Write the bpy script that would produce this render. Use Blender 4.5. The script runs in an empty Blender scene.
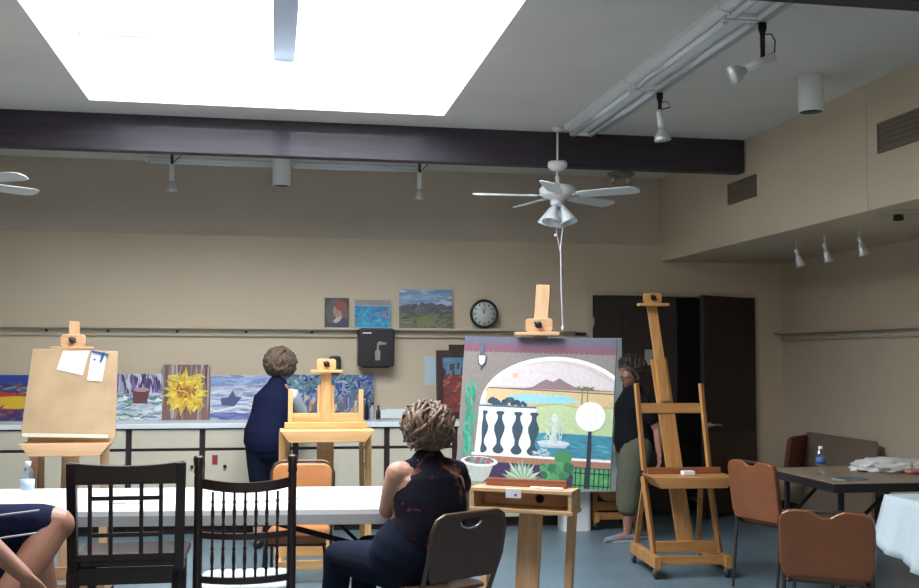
import bpy, bmesh, math, random
from mathutils import Vector, Matrix, Euler
PI = math.pi
rnd = random.Random(7)
C = bpy.context.scene.collection
V = Vector

# ------------------------------------------------------------------ materials
def node_mat(name):
    m = bpy.data.materials.new(name); m.use_nodes = True
    nt = m.node_tree
    return m, nt, nt.nodes['Principled BSDF']

def mat(name, col, rough=.6, metal=0., var=0., scale=8., bump=0., bscale=60., coat=0., stretch=None, spec=.5):
    m, nt, p = node_mat(name)
    p.inputs['Base Color'].default_value = (*col, 1); p.inputs['Roughness'].default_value = rough
    p.inputs['Metallic'].default_value = metal; p.inputs['Coat Weight'].default_value = coat
    p.inputs['Specular IOR Level'].default_value = spec
    if var or bump:
        tc = nt.nodes.new('ShaderNodeTexCoord'); mp = nt.nodes.new('ShaderNodeMapping')
        nt.links.new(tc.outputs['Object'], mp.inputs['Vector'])
        if stretch: mp.inputs['Scale'].default_value = stretch
    if var:
        n = nt.nodes.new('ShaderNodeTexNoise'); n.inputs['Scale'].default_value = scale; n.inputs['Detail'].default_value = 5
        r = nt.nodes.new('ShaderNodeValToRGB')
        r.color_ramp.elements[0].position = .3; r.color_ramp.elements[1].position = .7
        r.color_ramp.elements[0].color = (*[max(0, c*(1-var)) for c in col], 1)
        r.color_ramp.elements[1].color = (*[min(1, c*(1+var)) for c in col], 1)
        nt.links.new(mp.outputs[0], n.inputs['Vector']); nt.links.new(n.outputs['Fac'], r.inputs['Fac'])
        nt.links.new(r.outputs['Color'], p.inputs['Base Color'])
    if bump:
        n2 = nt.nodes.new('ShaderNodeTexNoise'); n2.inputs['Scale'].default_value = bscale; n2.inputs['Detail'].default_value = 4
        b = nt.nodes.new('ShaderNodeBump'); b.inputs['Strength'].default_value = bump; b.inputs['Distance'].default_value = .01
        nt.links.new(mp.outputs[0], n2.inputs['Vector']); nt.links.new(n2.outputs['Fac'], b.inputs['Height'])
        nt.links.new(b.outputs['Normal'], p.inputs['Normal'])
    return m

def wood(name, a, b, rough=.45, axis='Z', scale=3., coat=.15):
    m, nt, p = node_mat(name)
    tc = nt.nodes.new('ShaderNodeTexCoord'); mp = nt.nodes.new('ShaderNodeMapping')
    s = {'Z': (9, 9, .7), 'X': (.7, 9, 9), 'Y': (9, .7, 9)}[axis]
    mp.inputs['Scale'].default_value = s
    n = nt.nodes.new('ShaderNodeTexNoise'); n.inputs['Scale'].default_value = scale; n.inputs['Detail'].default_value = 8
    n.inputs['Distortion'].default_value = .6
    r = nt.nodes.new('ShaderNodeValToRGB')
    r.color_ramp.elements[0].position = .35; r.color_ramp.elements[1].position = .65
    r.color_ramp.elements[0].color = (*a, 1); r.color_ramp.elements[1].color = (*b, 1)
    nt.links.new(tc.outputs['Object'], mp.inputs['Vector']); nt.links.new(mp.outputs[0], n.inputs['Vector'])
    nt.links.new(n.outputs['Fac'], r.inputs['Fac']); nt.links.new(r.outputs['Color'], p.inputs['Base Color'])
    p.inputs['Roughness'].default_value = rough; p.inputs['Coat Weight'].default_value = coat
    return m

def glass_mat(name, tint, clear=.85):
    m = bpy.data.materials.new(name); m.use_nodes = True; nt = m.node_tree
    for n in list(nt.nodes): nt.nodes.remove(n)
    o = nt.nodes.new('ShaderNodeOutputMaterial'); mx = nt.nodes.new('ShaderNodeMixShader')
    t = nt.nodes.new('ShaderNodeBsdfTransparent'); t.inputs['Color'].default_value = (*tint, 1)
    g = nt.nodes.new('ShaderNodeBsdfGlossy'); g.inputs['Roughness'].default_value = .05
    mx.inputs['Fac'].default_value = 1-clear
    nt.links.new(t.outputs[0], mx.inputs[1]); nt.links.new(g.outputs[0], mx.inputs[2]); nt.links.new(mx.outputs[0], o.inputs['Surface'])
    return m

def pigment_mat():
    m, nt, p = node_mat('paint_pigment')
    a = nt.nodes.new('ShaderNodeAttribute'); a.attribute_name = 'Pigment'
    tc = nt.nodes.new('ShaderNodeTexCoord')
    n = nt.nodes.new('ShaderNodeTexNoise'); n.inputs['Scale'].default_value = 45; n.inputs['Detail'].default_value = 4
    hs = nt.nodes.new('ShaderNodeHueSaturation')
    mr = nt.nodes.new('ShaderNodeMapRange'); mr.inputs['To Min'].default_value = .8; mr.inputs['To Max'].default_value = 1.2
    nt.links.new(tc.outputs['Object'], n.inputs['Vector']); nt.links.new(n.outputs['Fac'], mr.inputs['Value'])
    nt.links.new(mr.outputs[0], hs.inputs['Value']); nt.links.new(a.outputs['Color'], hs.inputs['Color'])
    nt.links.new(hs.outputs[0], p.inputs['Base Color']); p.inputs['Roughness'].default_value = .6
    return m

def flower_mat():
    m, nt, p = node_mat('dark_floral_cloth')
    tc = nt.nodes.new('ShaderNodeTexCoord')
    n = nt.nodes.new('ShaderNodeTexNoise'); n.inputs['Scale'].default_value = 8.5; n.inputs['Detail'].default_value = 3; n.inputs['Distortion'].default_value = 1.2
    r = nt.nodes.new('ShaderNodeValToRGB'); e = r.color_ramp.elements
    e[0].position = 0; e[0].color = (.009, .008, .016, 1); e[1].position = .57; e[1].color = (.009, .008, .016, 1)
    for pos, c in ((.60, (.09, .02, .025)), (.64, (.13, .04, .03)), (.68, (.22, .15, .06)), (.72, (.05, .09, .04))):
        q = e.new(pos); q.color = (*c, 1)
    nt.links.new(tc.outputs['Object'], n.inputs['Vector']); nt.links.new(n.outputs['Fac'], r.inputs['Fac'])
    nt.links.new(r.outputs[0], p.inputs['Base Color']); p.inputs['Roughness'].default_value = .85; p.inputs['Specular IOR Level'].default_value = .15
    return m

M = {}
M['wall'] = mat('beige_wall_paint', (.60, .50, .365), .75, var=.04, scale=1.2, bump=.15, bscale=90)
M['wall_up'] = mat('shade_toned_upper_wall', (.53, .455, .37), .8, var=.05, scale=1.2, bump=.15, bscale=90)  # weaker light high on the wall is put into this darker tone
M['ceil'] = mat('pale_plaster_ceiling', (.66, .64, .58), .85, var=.04, scale=2, bump=.3, bscale=120)
M['beam'] = wood('dark_stained_beam', (.018, .012, .022), (.034, .024, .036), .55, 'X')
M['floor'] = mat('blue_grey_vinyl_floor', (.135, .20, .24), .32, var=.16, scale=2.3, spec=.4)
M['white'] = mat('white_enamel', (.78, .79, .78), .4)
M['shaft'] = mat('white_shaft_paint', (.86, .88, .9), .8)
M['offwhite'] = mat('cabinet_laminate', (.60, .56, .44), .5, var=.03)
M['darktrim'] = mat('dark_brown_trim', (.035, .018, .02), .5)
M['counter'] = mat('white_counter_laminate', (.74, .80, .82), .35)
M['ledge'] = mat('painted_ledge', (.50, .44, .33), .6)
M['doorwood'] = wood('dark_door_veneer', (.016, .009, .008), (.03, .017, .014), .6, coat=0)
M['kick'] = mat('brown_kick_plate', (.045, .026, .018), .5)
M['black'] = mat('black_plastic', (.012, .012, .014), .4)
M['blackmetal'] = mat('black_metal', (.02, .018, .018), .4, .6)
M['steel'] = mat('brushed_steel', (.5, .5, .48), .3, 1.)
M['bronze'] = mat('bronze_tube', (.12, .09, .07), .35, .8)
M['pine'] = wood('pale_pine', (.60, .33, .12), (.74, .44, .19), .5)
M['pineX'] = wood('pale_pine_horizontal', (.60, .33, .12), (.74, .44, .19), .5, 'X')
M['oak'] = wood('orange_oak', (.42, .19, .055), (.56, .28, .09), .5)
M['oakX'] = wood('orange_oak_horizontal', (.42, .19, .055), (.56, .28, .09), .5, 'X')
M['beech'] = wood('pale_beech', (.52, .31, .155), (.66, .42, .23), .5)
M['beechX'] = wood('pale_beech_horizontal', (.52, .31, .155), (.66, .42, .23), .5, 'X')
M['redwood'] = wood('reddish_wood', (.22, .07, .03), (.32, .11, .05), .5, 'X')
M['espresso'] = wood('espresso_wood', (.010, .005, .005), (.020, .008, .008), .38, coat=.1)
M['mahogany'] = wood('mahogany_wood', (.016, .006, .006), (.034, .011, .010), .36, coat=.15)
M['cushion'] = mat('grey_cushion_vinyl', (.42, .45, .44), .4, var=.2, scale=20)
M['tan'] = mat('tan_vinyl', (.50, .20, .07), .28, var=.12, scale=6, bump=.1, coat=.3)
M['orange'] = mat('rust_orange_vinyl', (.25, .085, .03), .32, var=.12, scale=6, bump=.1, coat=.2)
M['darkred'] = mat('dark_red_vinyl', (.16, .035, .02), .4)
M['brownsteel'] = mat('brown_painted_steel', (.085, .046, .032), .38, .2)
M['tabletop'] = mat('white_table_laminate', (.86, .87, .90), .35)
M['tableedge'] = mat('grey_table_edge', (.42, .42, .40), .5)
M['browntop'] = mat('brown_woodgrain_laminate', (.27, .20, .14), .4, var=.12, scale=10, stretch=(1, 6, 1))
M['brownside'] = mat('taupe_table_top', (.24, .18, .13), .5, var=.06)
M['board'] = mat('plywood_board', (.46, .32, .18), .6, var=.14, scale=5, bump=.05)
M['paper'] = mat('white_paper', (.85, .86, .88), .7)
M['bluepaper'] = mat('pale_blue_paper', (.50, .60, .66), .7)
M['blue'] = mat('blue_plastic', (.03, .09, .25), .4)
M['red'] = mat('red_plastic', (.30, .03, .03), .5)
M['pigment'] = pigment_mat()
M['skin'] = mat('skin', (.50, .26, .18), .5, var=.08, scale=12)
M['skin2'] = mat('skin_tanned', (.36, .17, .11), .5, var=.08, scale=12)
M['hair_blond'] = mat('streaked_blond_brown_hair', (.15, .092, .055), .5, var=.6, scale=40)
M['hair_brown'] = mat('brown_hair', (.115, .072, .045), .6, var=.4, scale=30)
M['hair_dark'] = mat('dark_brown_hair', (.045, .028, .022), .6, var=.4, scale=30)
M['floral'] = flower_mat()
M['navy'] = mat('navy_cloth', (.007, .009, .036), .85, bump=.2, bscale=120, spec=.15)
M['darkjean'] = mat('dark_denim', (.007, .011, .024), .9, spec=.15)
M['sleeve'] = mat('pale_grey_sleeve', (.55, .58, .62), .85)
M['blackcloth'] = mat('black_cloth', (.010, .010, .013), .9, spec=.15)
M['olive'] = mat('olive_cloth', (.11, .115, .075), .9, var=.1)
M['shoe'] = mat('grey_canvas_shoe', (.20, .23, .26), .8)
M['sole'] = mat('pale_rubber', (.5, .5, .48), .7)
M['redcloth'] = mat('red_canvas', (.30, .03, .04), .8)
M['cloth'] = mat('white_table_paper', (.62, .72, .76), .8, bump=.3, bscale=40)
M['bag'] = mat('white_plastic_bag', (.70, .71, .70), .35)
M['pink'] = mat('pink_packet', (.55, .25, .20), .6)
M['vent'] = mat('brown_vent_metal', (.16, .12, .09), .6)
M['bottle'] = glass_mat('clear_bottle_plastic', (.90, .94, .97), .82)
M['blind'] = glass_mat('skylight_glass', (.97, .98, 1), .96)
M['lampglass'] = mat('frosted_lamp_glass', (.72, .76, .78), .25, coat=.5)
M['bulb'] = mat('silver_bulb', (.55, .56, .56), .3, .3)
M['eye'] = mat('eye_white', (.7, .7, .68), .3)
M['lip'] = mat('lip', (.35, .12, .10), .5)
M['bluelabel'] = mat('blue_label', (.05, .16, .45), .5)

# ------------------------------------------------------------------ mesh building
class MB:
    def __init__(s): s.bm = bmesh.new(); s.idx = 0
    def _mi(s, fs):
        for f in fs: f.material_index = s.idx
    def box(s, c, size, rot=None, bev=0., m4=None):
        T = Matrix.Translation(V(c)) @ ((rot.to_matrix().to_4x4() if isinstance(rot, Euler) else rot) if rot else Matrix()) @ Matrix.Diagonal((*size, 1))
        if m4: T = m4 @ T
        t = bmesh.new(); bmesh.ops.create_cube(t, size=1, matrix=T)
        if bev: bmesh.ops.bevel(t, geom=list(t.edges), offset=bev, segments=2, affect='EDGES', profile=.6)
        s.merge(t); return s
    def merge(s, t):
        vm = {}
        for v in t.verts: vm[v] = s.bm.verts.new(v.co)
        for f in t.faces:
            try: g = s.bm.faces.new([vm[v] for v in f.verts]); g.material_index = s.idx; g.smooth = f.smooth
            except ValueError: pass
        t.free()
    def bar(s, p0, p1, w, h, up=(0, 0, 1), bev=.003):
        p0, p1 = V(p0), V(p1); d = p1-p0; L = d.length; d.normalize()
        x = V(up).cross(d)
        if x.length < 1e-4: x = V((1, 0, 0))
        x.normalize(); y = d.cross(x)
        R = Matrix((x, y, d)).transposed().to_4x4()
        return s.box((p0+p1)/2, (w, h, L), R, bev)
    def ring_tube(s, pts, rad, n=12, side=None, cap=True, round_=True, close=False):
        pts = [V(p) for p in pts]; K = len(pts); rings = []
        rad = [r if isinstance(r, (tuple, list)) else (r, r) for r in (rad if isinstance(rad, list) else [rad]*K)]
        tang = []
        for i in range(K):
            a = pts[(i-1) % K] if close else pts[max(0, i-1)]; b = pts[(i+1) % K] if close else pts[min(K-1, i+1)]
            tang.append((b-a).normalized())
        sd = V(side) if side else None; prev = None
        if round_ and cap and not close:
            def endc(p, t, r):
                return [(p+t*(math.sin(a)*min(r)), (r[0]*math.cos(a), r[1]*math.cos(a))) for a in (PI*.18, PI*.34, PI*.45)]
            a = endc(pts[0], -tang[0], rad[0])[::-1]; b = endc(pts[-1], tang[-1], rad[-1])
            pts = [q[0] for q in a]+pts+[q[0] for q in b]; rad = [q[1] for q in a]+rad+[q[1] for q in b]
            tang = [tang[0]]*3+tang+[tang[-1]]*3
        for p, r, t in zip(pts, rad, tang):
            if sd: x = sd-t*sd.dot(t)
            elif prev is not None: x = prev-t*prev.dot(t)
            else: x = t.orthogonal()
            if x.length < 1e-5: x = t.orthogonal()
            x.normalize(); prev = x; y = t.cross(x)
            rings.append([s.bm.verts.new(p+x*(r[0]*math.cos(2*PI*k/n))+y*(r[1]*math.sin(2*PI*k/n))) for k in range(n)])
        R = len(rings)
        for i in range(R if close else R-1):
            a, b = rings[i], rings[(i+1) % R]
            for k in range(n):
                f = s.bm.faces.new((a[k], a[(k+1) % n], b[(k+1) % n], b[k])); f.smooth = True; f.material_index = s.idx
        if cap and not close:
            for q in (rings[0][::-1], rings[-1]):
                f = s.bm.faces.new(q); f.material_index = s.idx
        return s
    def tube(s, pts, r, n=10, **k): return s.ring_tube(pts, r, n, **k)
    def cyl(s, p0, p1, r0, r1=None, n=20):
        return s.ring_tube([p0, p1], [r0, r0 if r1 is None else r1], n, round_=False)
    def lathe(s, prof, n=24, o=(0, 0, 0), axis=None):
        o = V(o); Q = V((0, 0, 1)).rotation_difference(V(axis)) if axis else None
        rings = []
        for r, z in prof:
            L = []
            for k in range(n):
                q = V((r*math.cos(2*PI*k/n), r*math.sin(2*PI*k/n), z))
                if Q: q = Q @ q
                L.append(s.bm.verts.new(o+q))
            rings.append(L)
        for a, b in zip(rings, rings[1:]):
            for k in range(n):
                f = s.bm.faces.new((a[k], a[(k+1) % n], b[(k+1) % n], b[k])); f.smooth = True; f.material_index = s.idx
        for q, r in ((rings[0][::-1], prof[0][0]), (rings[-1], prof[-1][0])):
            if r > 1e-4: s.bm.faces.new(q).material_index = s.idx
        return s
    def ell(s, c, r, rot=None, n=20):
        T = Matrix.Translation(V(c)) @ (rot.to_4x4() if rot else Matrix()) @ Matrix.Diagonal((*r, 1))
        t = bmesh.new(); bmesh.ops.create_uvsphere(t, u_segments=n, v_segments=max(6, n//2), radius=1, matrix=T)
        for f in t.faces: f.smooth = True
        s.merge(t); return s
    def prism(s, outline, y0, y1, plane='XZ', bev=0., m4=None):
        t = bmesh.new()
        def P(a, b, c): return {'XZ': V((a, c, b)), 'XY': V((a, b, c)), 'YZ': V((c, a, b))}[plane]
        A = [t.verts.new(P(a, b, y0)) for a, b in outline]; B = [t.verts.new(P(a, b, y1)) for a, b in outline]
        n = len(A); caps = [t.faces.new(A), t.faces.new(B[::-1])]
        for i in range(n): t.faces.new((A[i], B[i], B[(i+1) % n], A[(i+1) % n]))
        bmesh.ops.recalc_face_normals(t, faces=list(t.faces))
        if bev:
            ed = [e for e in t.edges if any(f in caps for f in e.link_faces)]
            bmesh.ops.bevel(t, geom=ed, offset=bev, segments=3, affect='EDGES', profile=.5)
        if m4: bmesh.ops.transform(t, matrix=m4, verts=list(t.verts))
        s.merge(t); return s
    def mesh(s, name, mats):
        me = bpy.data.meshes.new(name); bmesh.ops.recalc_face_normals(s.bm, faces=list(s.bm.faces)); s.bm.to_mesh(me); s.bm.free()
        for m in (mats if isinstance(mats, (list, tuple)) else [mats]): me.materials.append(m)
        return me
    def obj(s, name, mats, parent=None, label=None, loc=None, kind=None):
        o = bpy.data.objects.new(name, s.mesh(name, mats)); C.objects.link(o)
        if parent: o.parent = parent
        if label: o['label'] = label
        if kind: o['kind'] = kind
        if loc: o.location = loc
        return o

def thing(name, label, cat, loc=(0, 0, 0), rz=0, group=None):
    o = bpy.data.objects.new(name, None); C.objects.link(o); o.empty_display_size = .1
    o.location = loc; o.rotation_euler = (0, 0, rz); o['label'] = label; o['category'] = cat
    if group: o['group'] = group
    return o
def tag(o, label, cat, group=None):
    o['label'] = label; o['category'] = cat
    if group: o['group'] = group
    return o
def struct(name, mb, m): return mb.obj(name, m, kind='structure')
def copy_tree(o, parent=None):
    c = o.copy(); C.objects.link(c); c.parent = parent
    for ch in [q for q in bpy.data.objects if q.parent == o]: copy_tree(ch, c)
    return c
def dup(o, label, loc, rz):
    c = copy_tree(o); c.location = loc; c.rotation_euler = (0, 0, rz); c['label'] = label; return c

def fused(mb, name, m, parent, voxel=.007, smooth=4, label=None):
    """voxel-union the overlapping volumes into one continuous skin"""
    me = mb.mesh(name+'_raw', m); o = bpy.data.objects.new('tmp', me); C.objects.link(o)
    r = o.modifiers.new('r', 'REMESH'); r.mode = 'VOXEL'; r.voxel_size = voxel; r.use_smooth_shade = True
    if smooth:
        sm = o.modifiers.new('s', 'SMOOTH'); sm.factor = .5; sm.iterations = smooth
    dg = bpy.context.evaluated_depsgraph_get(); dg.update()
    new = bpy.data.meshes.new_from_object(o.evaluated_get(dg)); bpy.data.objects.remove(o)
    new.name = name
    if not new.materials: new.materials.append(m)
    for p in new.polygons: p.use_smooth = True; p.material_index = 0
    q = bpy.data.objects.new(name, new); C.objects.link(q); q.parent = parent
    if label: q['label'] = label
    return q

def rrect(x0, z0, x1, z1, r, n=4):
    P = []
    for cx, cz, a in ((x1-r, z1-r, 0), (x0+r, z1-r, PI/2), (x0+r, z0+r, PI), (x1-r, z0+r, 1.5*PI)):
        for k in range(n+1): P.append((cx+r*math.cos(a+k*PI/2/n), cz+r*math.sin(a+k*PI/2/n)))
    return P

# ------------------------------------------------------------------ the room
ZC = 3.28; YB = 9.8; XS = 3.76; XR = 5.02; ZS = 2.455; XL = -4.2; YF = -2.6
SX0, SX1, SY0, SY1 = -1.285, 1.212, 3.9, 7.54
b = MB(); b.box(((XL+XR)/2, (YF+YB)/2+.3, -.05), (XR-XL+.4, YB-YF+1.0, .1)); struct('floor', b, M['floor'])
b = MB()
b.box(((XL+SX0)/2, (YF+YB)/2+.15, ZC+.05), (SX0-XL, YB-YF+.3, .1))
b.box(((SX1+XR)/2, (YF+YB)/2+.15, ZC+.05), (XR-SX1, YB-YF+.3, .1))
b.box(((SX0+SX1)/2, (SY1+YB+.3)/2, ZC+.05), (SX1-SX0, YB+.3-SY1, .1))
b.box(((SX0+SX1)/2, (YF+SY0)/2, ZC+.05), (SX1-SX0, SY0-YF, .1))
struct('ceiling', b, M['ceil'])
b = MB(); h = .66; z = ZC+.1+h/2
b.box((SX0-.05, (SY0+SY1)/2, z), (.1, SY1-SY0+.2, h)); b.box((SX1+.05, (SY0+SY1)/2, z), (.1, SY1-SY0+.2, h))
b.box(((SX0+SX1)/2, SY1+.05, z), (SX1-SX0, .1, h)); b.box(((SX0+SX1)/2, SY0-.05, z), (SX1-SX0, .1, h))
struct('trim_1', b, M['shaft'])
w = bpy.data.objects.new('window_1', None); C.objects.link(w); w['kind'] = 'structure'
b = MB(); b.box(((SX0+SX1)/2, (SY0+SY1)/2, ZC+.1+h+.01), (SX1-SX0+.1, SY1-SY0+.1, .006)); b.obj('window_pane', M['blind'], w)
b = MB(); b.box((.045, (SY0+SY1)/2, ZC+.375), (.155, SY1-SY0, .05), bev=.005); b.obj('window_mullion', mat('grey_mullion', (.30, .36, .46), .6), w)
b = MB(); b.box((-1.03, 7.10, ZC+.345), (.33, .05, .03), bev=.004); b.box((-1.23, 7.10, ZC+.36), (.11, .1, .06), bev=.004); b.obj('window_latch', M['tableedge'], w)

b = MB()   # back wall below the joint, with the door opening
DX0, DX1, DZ = 3.04, 4.70, 2.11
b.box(((XL+DX0)/2, YB+.1, 1.308), (DX0-XL, .2, 2.616)); b.box(((DX1+XR)/2, YB+.1, 1.308), (XR-DX1, .2, 2.616)); b.box(((DX0+DX1)/2, YB+.1, (DZ+2.616)/2), (DX1-DX0, .2, 2.616-DZ))
struct('wall_back', b, M['wall'])
b = MB(); b.box(((XL+XR)/2, YB+.106, (2.616+ZC)/2), (XR-XL, .2, ZC-2.616)); struct('wall_back_upper', b, M['wall_up'])
b = MB(); b.box(((XL+XS)/2, YB-.001, 2.616), (XS-XL, .008, .012)); struct('trim_2', b, M['wall_up'])
b = MB(); b.box((XR+.1, (YF+YB)/2, ZC/2), (.2, YB-YF, ZC)); struct('wall_right', b, M['wall'])
b = MB(); b.box(((XS+XR)/2, (YF+YB)/2, (ZS+ZC)/2), (XR-XS, YB-YF, ZC-ZS)); struct('wall_right_upper', b, M['wall'])
b = MB(); b.box((XS-.0015, 6.158, (ZS+ZC)/2), (.003, .006, ZC-ZS)); struct('trim_3', b, M['ledge'])
b = MB(); b.box((XL-.1, (YF+YB)/2, ZC/2), (.2, YB-YF, ZC)); struct('wall_left', b, M['wall'])
b = MB(); b.box(((XL+XR)/2, YF-.1, ZC/2), (XR-XL, .2, ZC)); struct('wall_front', b, M['wall'])
b = MB()   # unlit room beyond the double door, its darkness put into a near-black colour
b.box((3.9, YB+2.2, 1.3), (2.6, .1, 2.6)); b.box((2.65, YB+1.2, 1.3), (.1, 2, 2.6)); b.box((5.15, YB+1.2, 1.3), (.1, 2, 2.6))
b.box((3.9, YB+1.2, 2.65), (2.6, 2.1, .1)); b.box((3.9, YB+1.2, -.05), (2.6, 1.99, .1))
struct('wall_beyond', b, mat('unlit_room_dark', (.03, .03, .04), .9))
b = MB()
b.box((DX0-.02, YB-.01, DZ/2), (.04, .03, DZ), bev=.003); b.box((DX1+.02, YB-.01, DZ/2), (.04, .03, DZ), bev=.003); b.box(((DX0+DX1)/2, YB-.01, DZ+.02), (DX1-DX0+.08, .03, .04), bev=.003)
struct('trim_4', b, M['ledge'])
b = MB(); b.box((-.2, 7.985, 3.145), (7.9, .11, .27), bev=.004); struct('beam_far', b, M['beam'])
b = MB(); b.box((-.2, 4.0, 3.15), (7.9, .15, .26), bev=.004)
b.bm.free(); b = MB(); b.box((2.49, 4.03, 3.15), (2.54, .13, .26), bev=.004); struct('beam_near', b, M['beam'])
b = MB(); b.box(((XL+2.6)/2, YB-.008, .05), (2.6-XL, .016, .1)); b.box(((DX1+XR)/2, YB-.008, .05), (XR-DX1-.04, .016, .1)); struct('baseboard_back', b, M['darktrim'])
b = MB(); b.box((XR-.008, (YF+YB)/2, .05), (.016, YB-YF, .1)); struct('baseboard_right', b, M['darktrim'])

def door_leaf(n, hx, ang, width, sgn, sign=False):
    d = bpy.data.objects.new('door_%d' % n, None); C.objects.link(d); d['kind'] = 'structure'
    d.location = (hx, YB-.03, 0); d.rotation_euler = (0, 0, ang)
    b = MB(); b.box((sgn*width/2, 0, 1.055), (width, .045, 2.09), bev=.003); b.obj('door_leaf', M['doorwood'], d)
    b = MB(); b.box((sgn*width/2, -.026, .42), (width-.06, .006, .76), bev=.001); b.obj('kick_plate', M['kick'], d)
    b = MB()
    for z in (.3, 1.05, 1.85): b.cyl((0, -.03, z-.05), (0, -.03, z+.05), .011)
    b.obj('hinge', M['steel'], d)
    x = sgn*(width-.07)
    b = MB(); b.lathe([(.028, 0), (.028, .01), (.012, .014), (.012, .05)], o=(x, -.022, .88), axis=(0, -1, 0))
    b.tube([(x, -.07, .88), (x-sgn*.05, -.075, .882), (x-sgn*.12, -.07, .878)], [.010, .010, .009]); b.obj('door_handle', M['steel'], d)
    if sign:
        b = MB(); b.box((.565, -.026, 1.512), (.14, .004, .15)); b.obj('door_sign', mat('green_grey_notice', (.34, .36, .27), .7), d)
door_leaf(1, DX0+.005, -math.radians(6), .815, 1, True)
door_leaf(2, DX1-.005, math.radians(30), .83, -1)

# ledges along the walls
def rail(name, label, x0, x1, y, z, rz=0, loc=None, bolts=()):
    t = thing(name, label, 'ledge', loc or (0, 0, 0), rz)
    b = MB(); b.box(((x0+x1)/2, y-.05, z), (x1-x0, .10, .022), bev=.003); b.obj('ledge_board', M['ledge'], t)
    b = MB(); b.box(((x0+x1)/2, y-.012, z-.036), (x1-x0, .024, .048), bev=.002); b.box(((x0+x1)/2, y-.017, z-.068), (x1-x0, .034, .014), bev=.002); b.obj('support_rail', M['ledge'], t)
    for x in bolts:
        b = MB(); b.lathe([(.013, 0), (.013, .004), (.006, .008)], o=(x, y-.024, z-.035), axis=(0, -1, 0)); b.obj('bolt', M['darktrim'], t)
    return t
rail('wall_ledge', 'long narrow beige ledge along the back wall above the counter', XL, 2.86, YB, 1.765, bolts=(-2.6, -1.977, -1.453, -.857, -.248, .347, .95))
rail('wall_ledge', 'beige ledge on the right wall beside the double door', -9.79, 0, 0, 1.757, -PI/2, (XR, 0, 0))

# ------------------------------------------------------------------ counter and cabinets
CY = 9.2
xs = [XL, -3.5, -2.6, -1.9, -1.183, -.582, .2, .988, 1.591, 2.2, 2.55]
lab = ['far left end', None]
words = ['cream cabinet at the far left end of the counter', 'cream cabinet near the left end of the counter', 'cream cabinet under the red and yellow painting at the left',
 'cream cabinet behind the board easel at the left', 'cream cabinet below the yellow flower painting', 'cream cabinet behind the woman in the navy vest',
 'cream cabinet behind the pale pine easel', 'cream cabinet below the sink behind the seated woman', 'cream cabinet hidden behind the arched terrace painting', 'cream narrow cabinet at the right end of the counter']
for i in range(len(xs)-1):
    x0, x1 = xs[i], xs[i+1]; w_ = x1-x0
    t = thing('base_cabinet', words[i], 'cabinet', ((x0+x1)/2, CY, 0), 0, 'cream base cabinets under the counter')
    b = MB(); b.box((0, .3, .485), (w_-.004, .56, .81)); b.box((0, .33, .04), (w_-.004, .5, .08)); b.obj('cabinet_body', M['darktrim'], t)
    b = MB(); b.box((0, .012, .808), (w_-.05, .02, .155), bev=.003); b.obj('drawer', M['offwhite'], t)
    d = None
    b = MB(); b.box((0, .012, .40), (w_-.05, .02, .61), bev=.003); d = b.obj('cabinet_door', M['offwhite'], t)
    kx = {4: .52, 7: -.18, 5: -.2}.get(i, w_/2-.09)
    kx = {3: w_/2-.12, 4: w_/2-.08, 6: w_/2-.2}.get(i, kx if abs(kx) < w_/2 else w_/2-.09)
    b = MB(); b.lathe([(.006, 0), (.006, .012), (.015, .018), (.014, .026), (.004, .03)], o=(kx, .002, .575), axis=(0, -1, 0)); b.obj('knob', M['blackmetal'], d)
b = MB(); b.box(((XL+2.57)/2, CY+.275, .918), (2.57-XL, .60, .042), bev=.006); b.box(((XL+2.57)/2, YB-.012, .975), (2.57-XL, .02, .08), bev=.003)
tag(b.obj('countertop', M['counter']), 'white laminate countertop running along the back wall', 'countertop')
b = MB(); b.box((-.475, CY-.0, .63), (.045, .006, .08), bev=.001)
tag(b.obj('warning_sticker', M['red']), 'small red sticker on a cream cabinet door behind the spindle chair', 'sticker')

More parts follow.
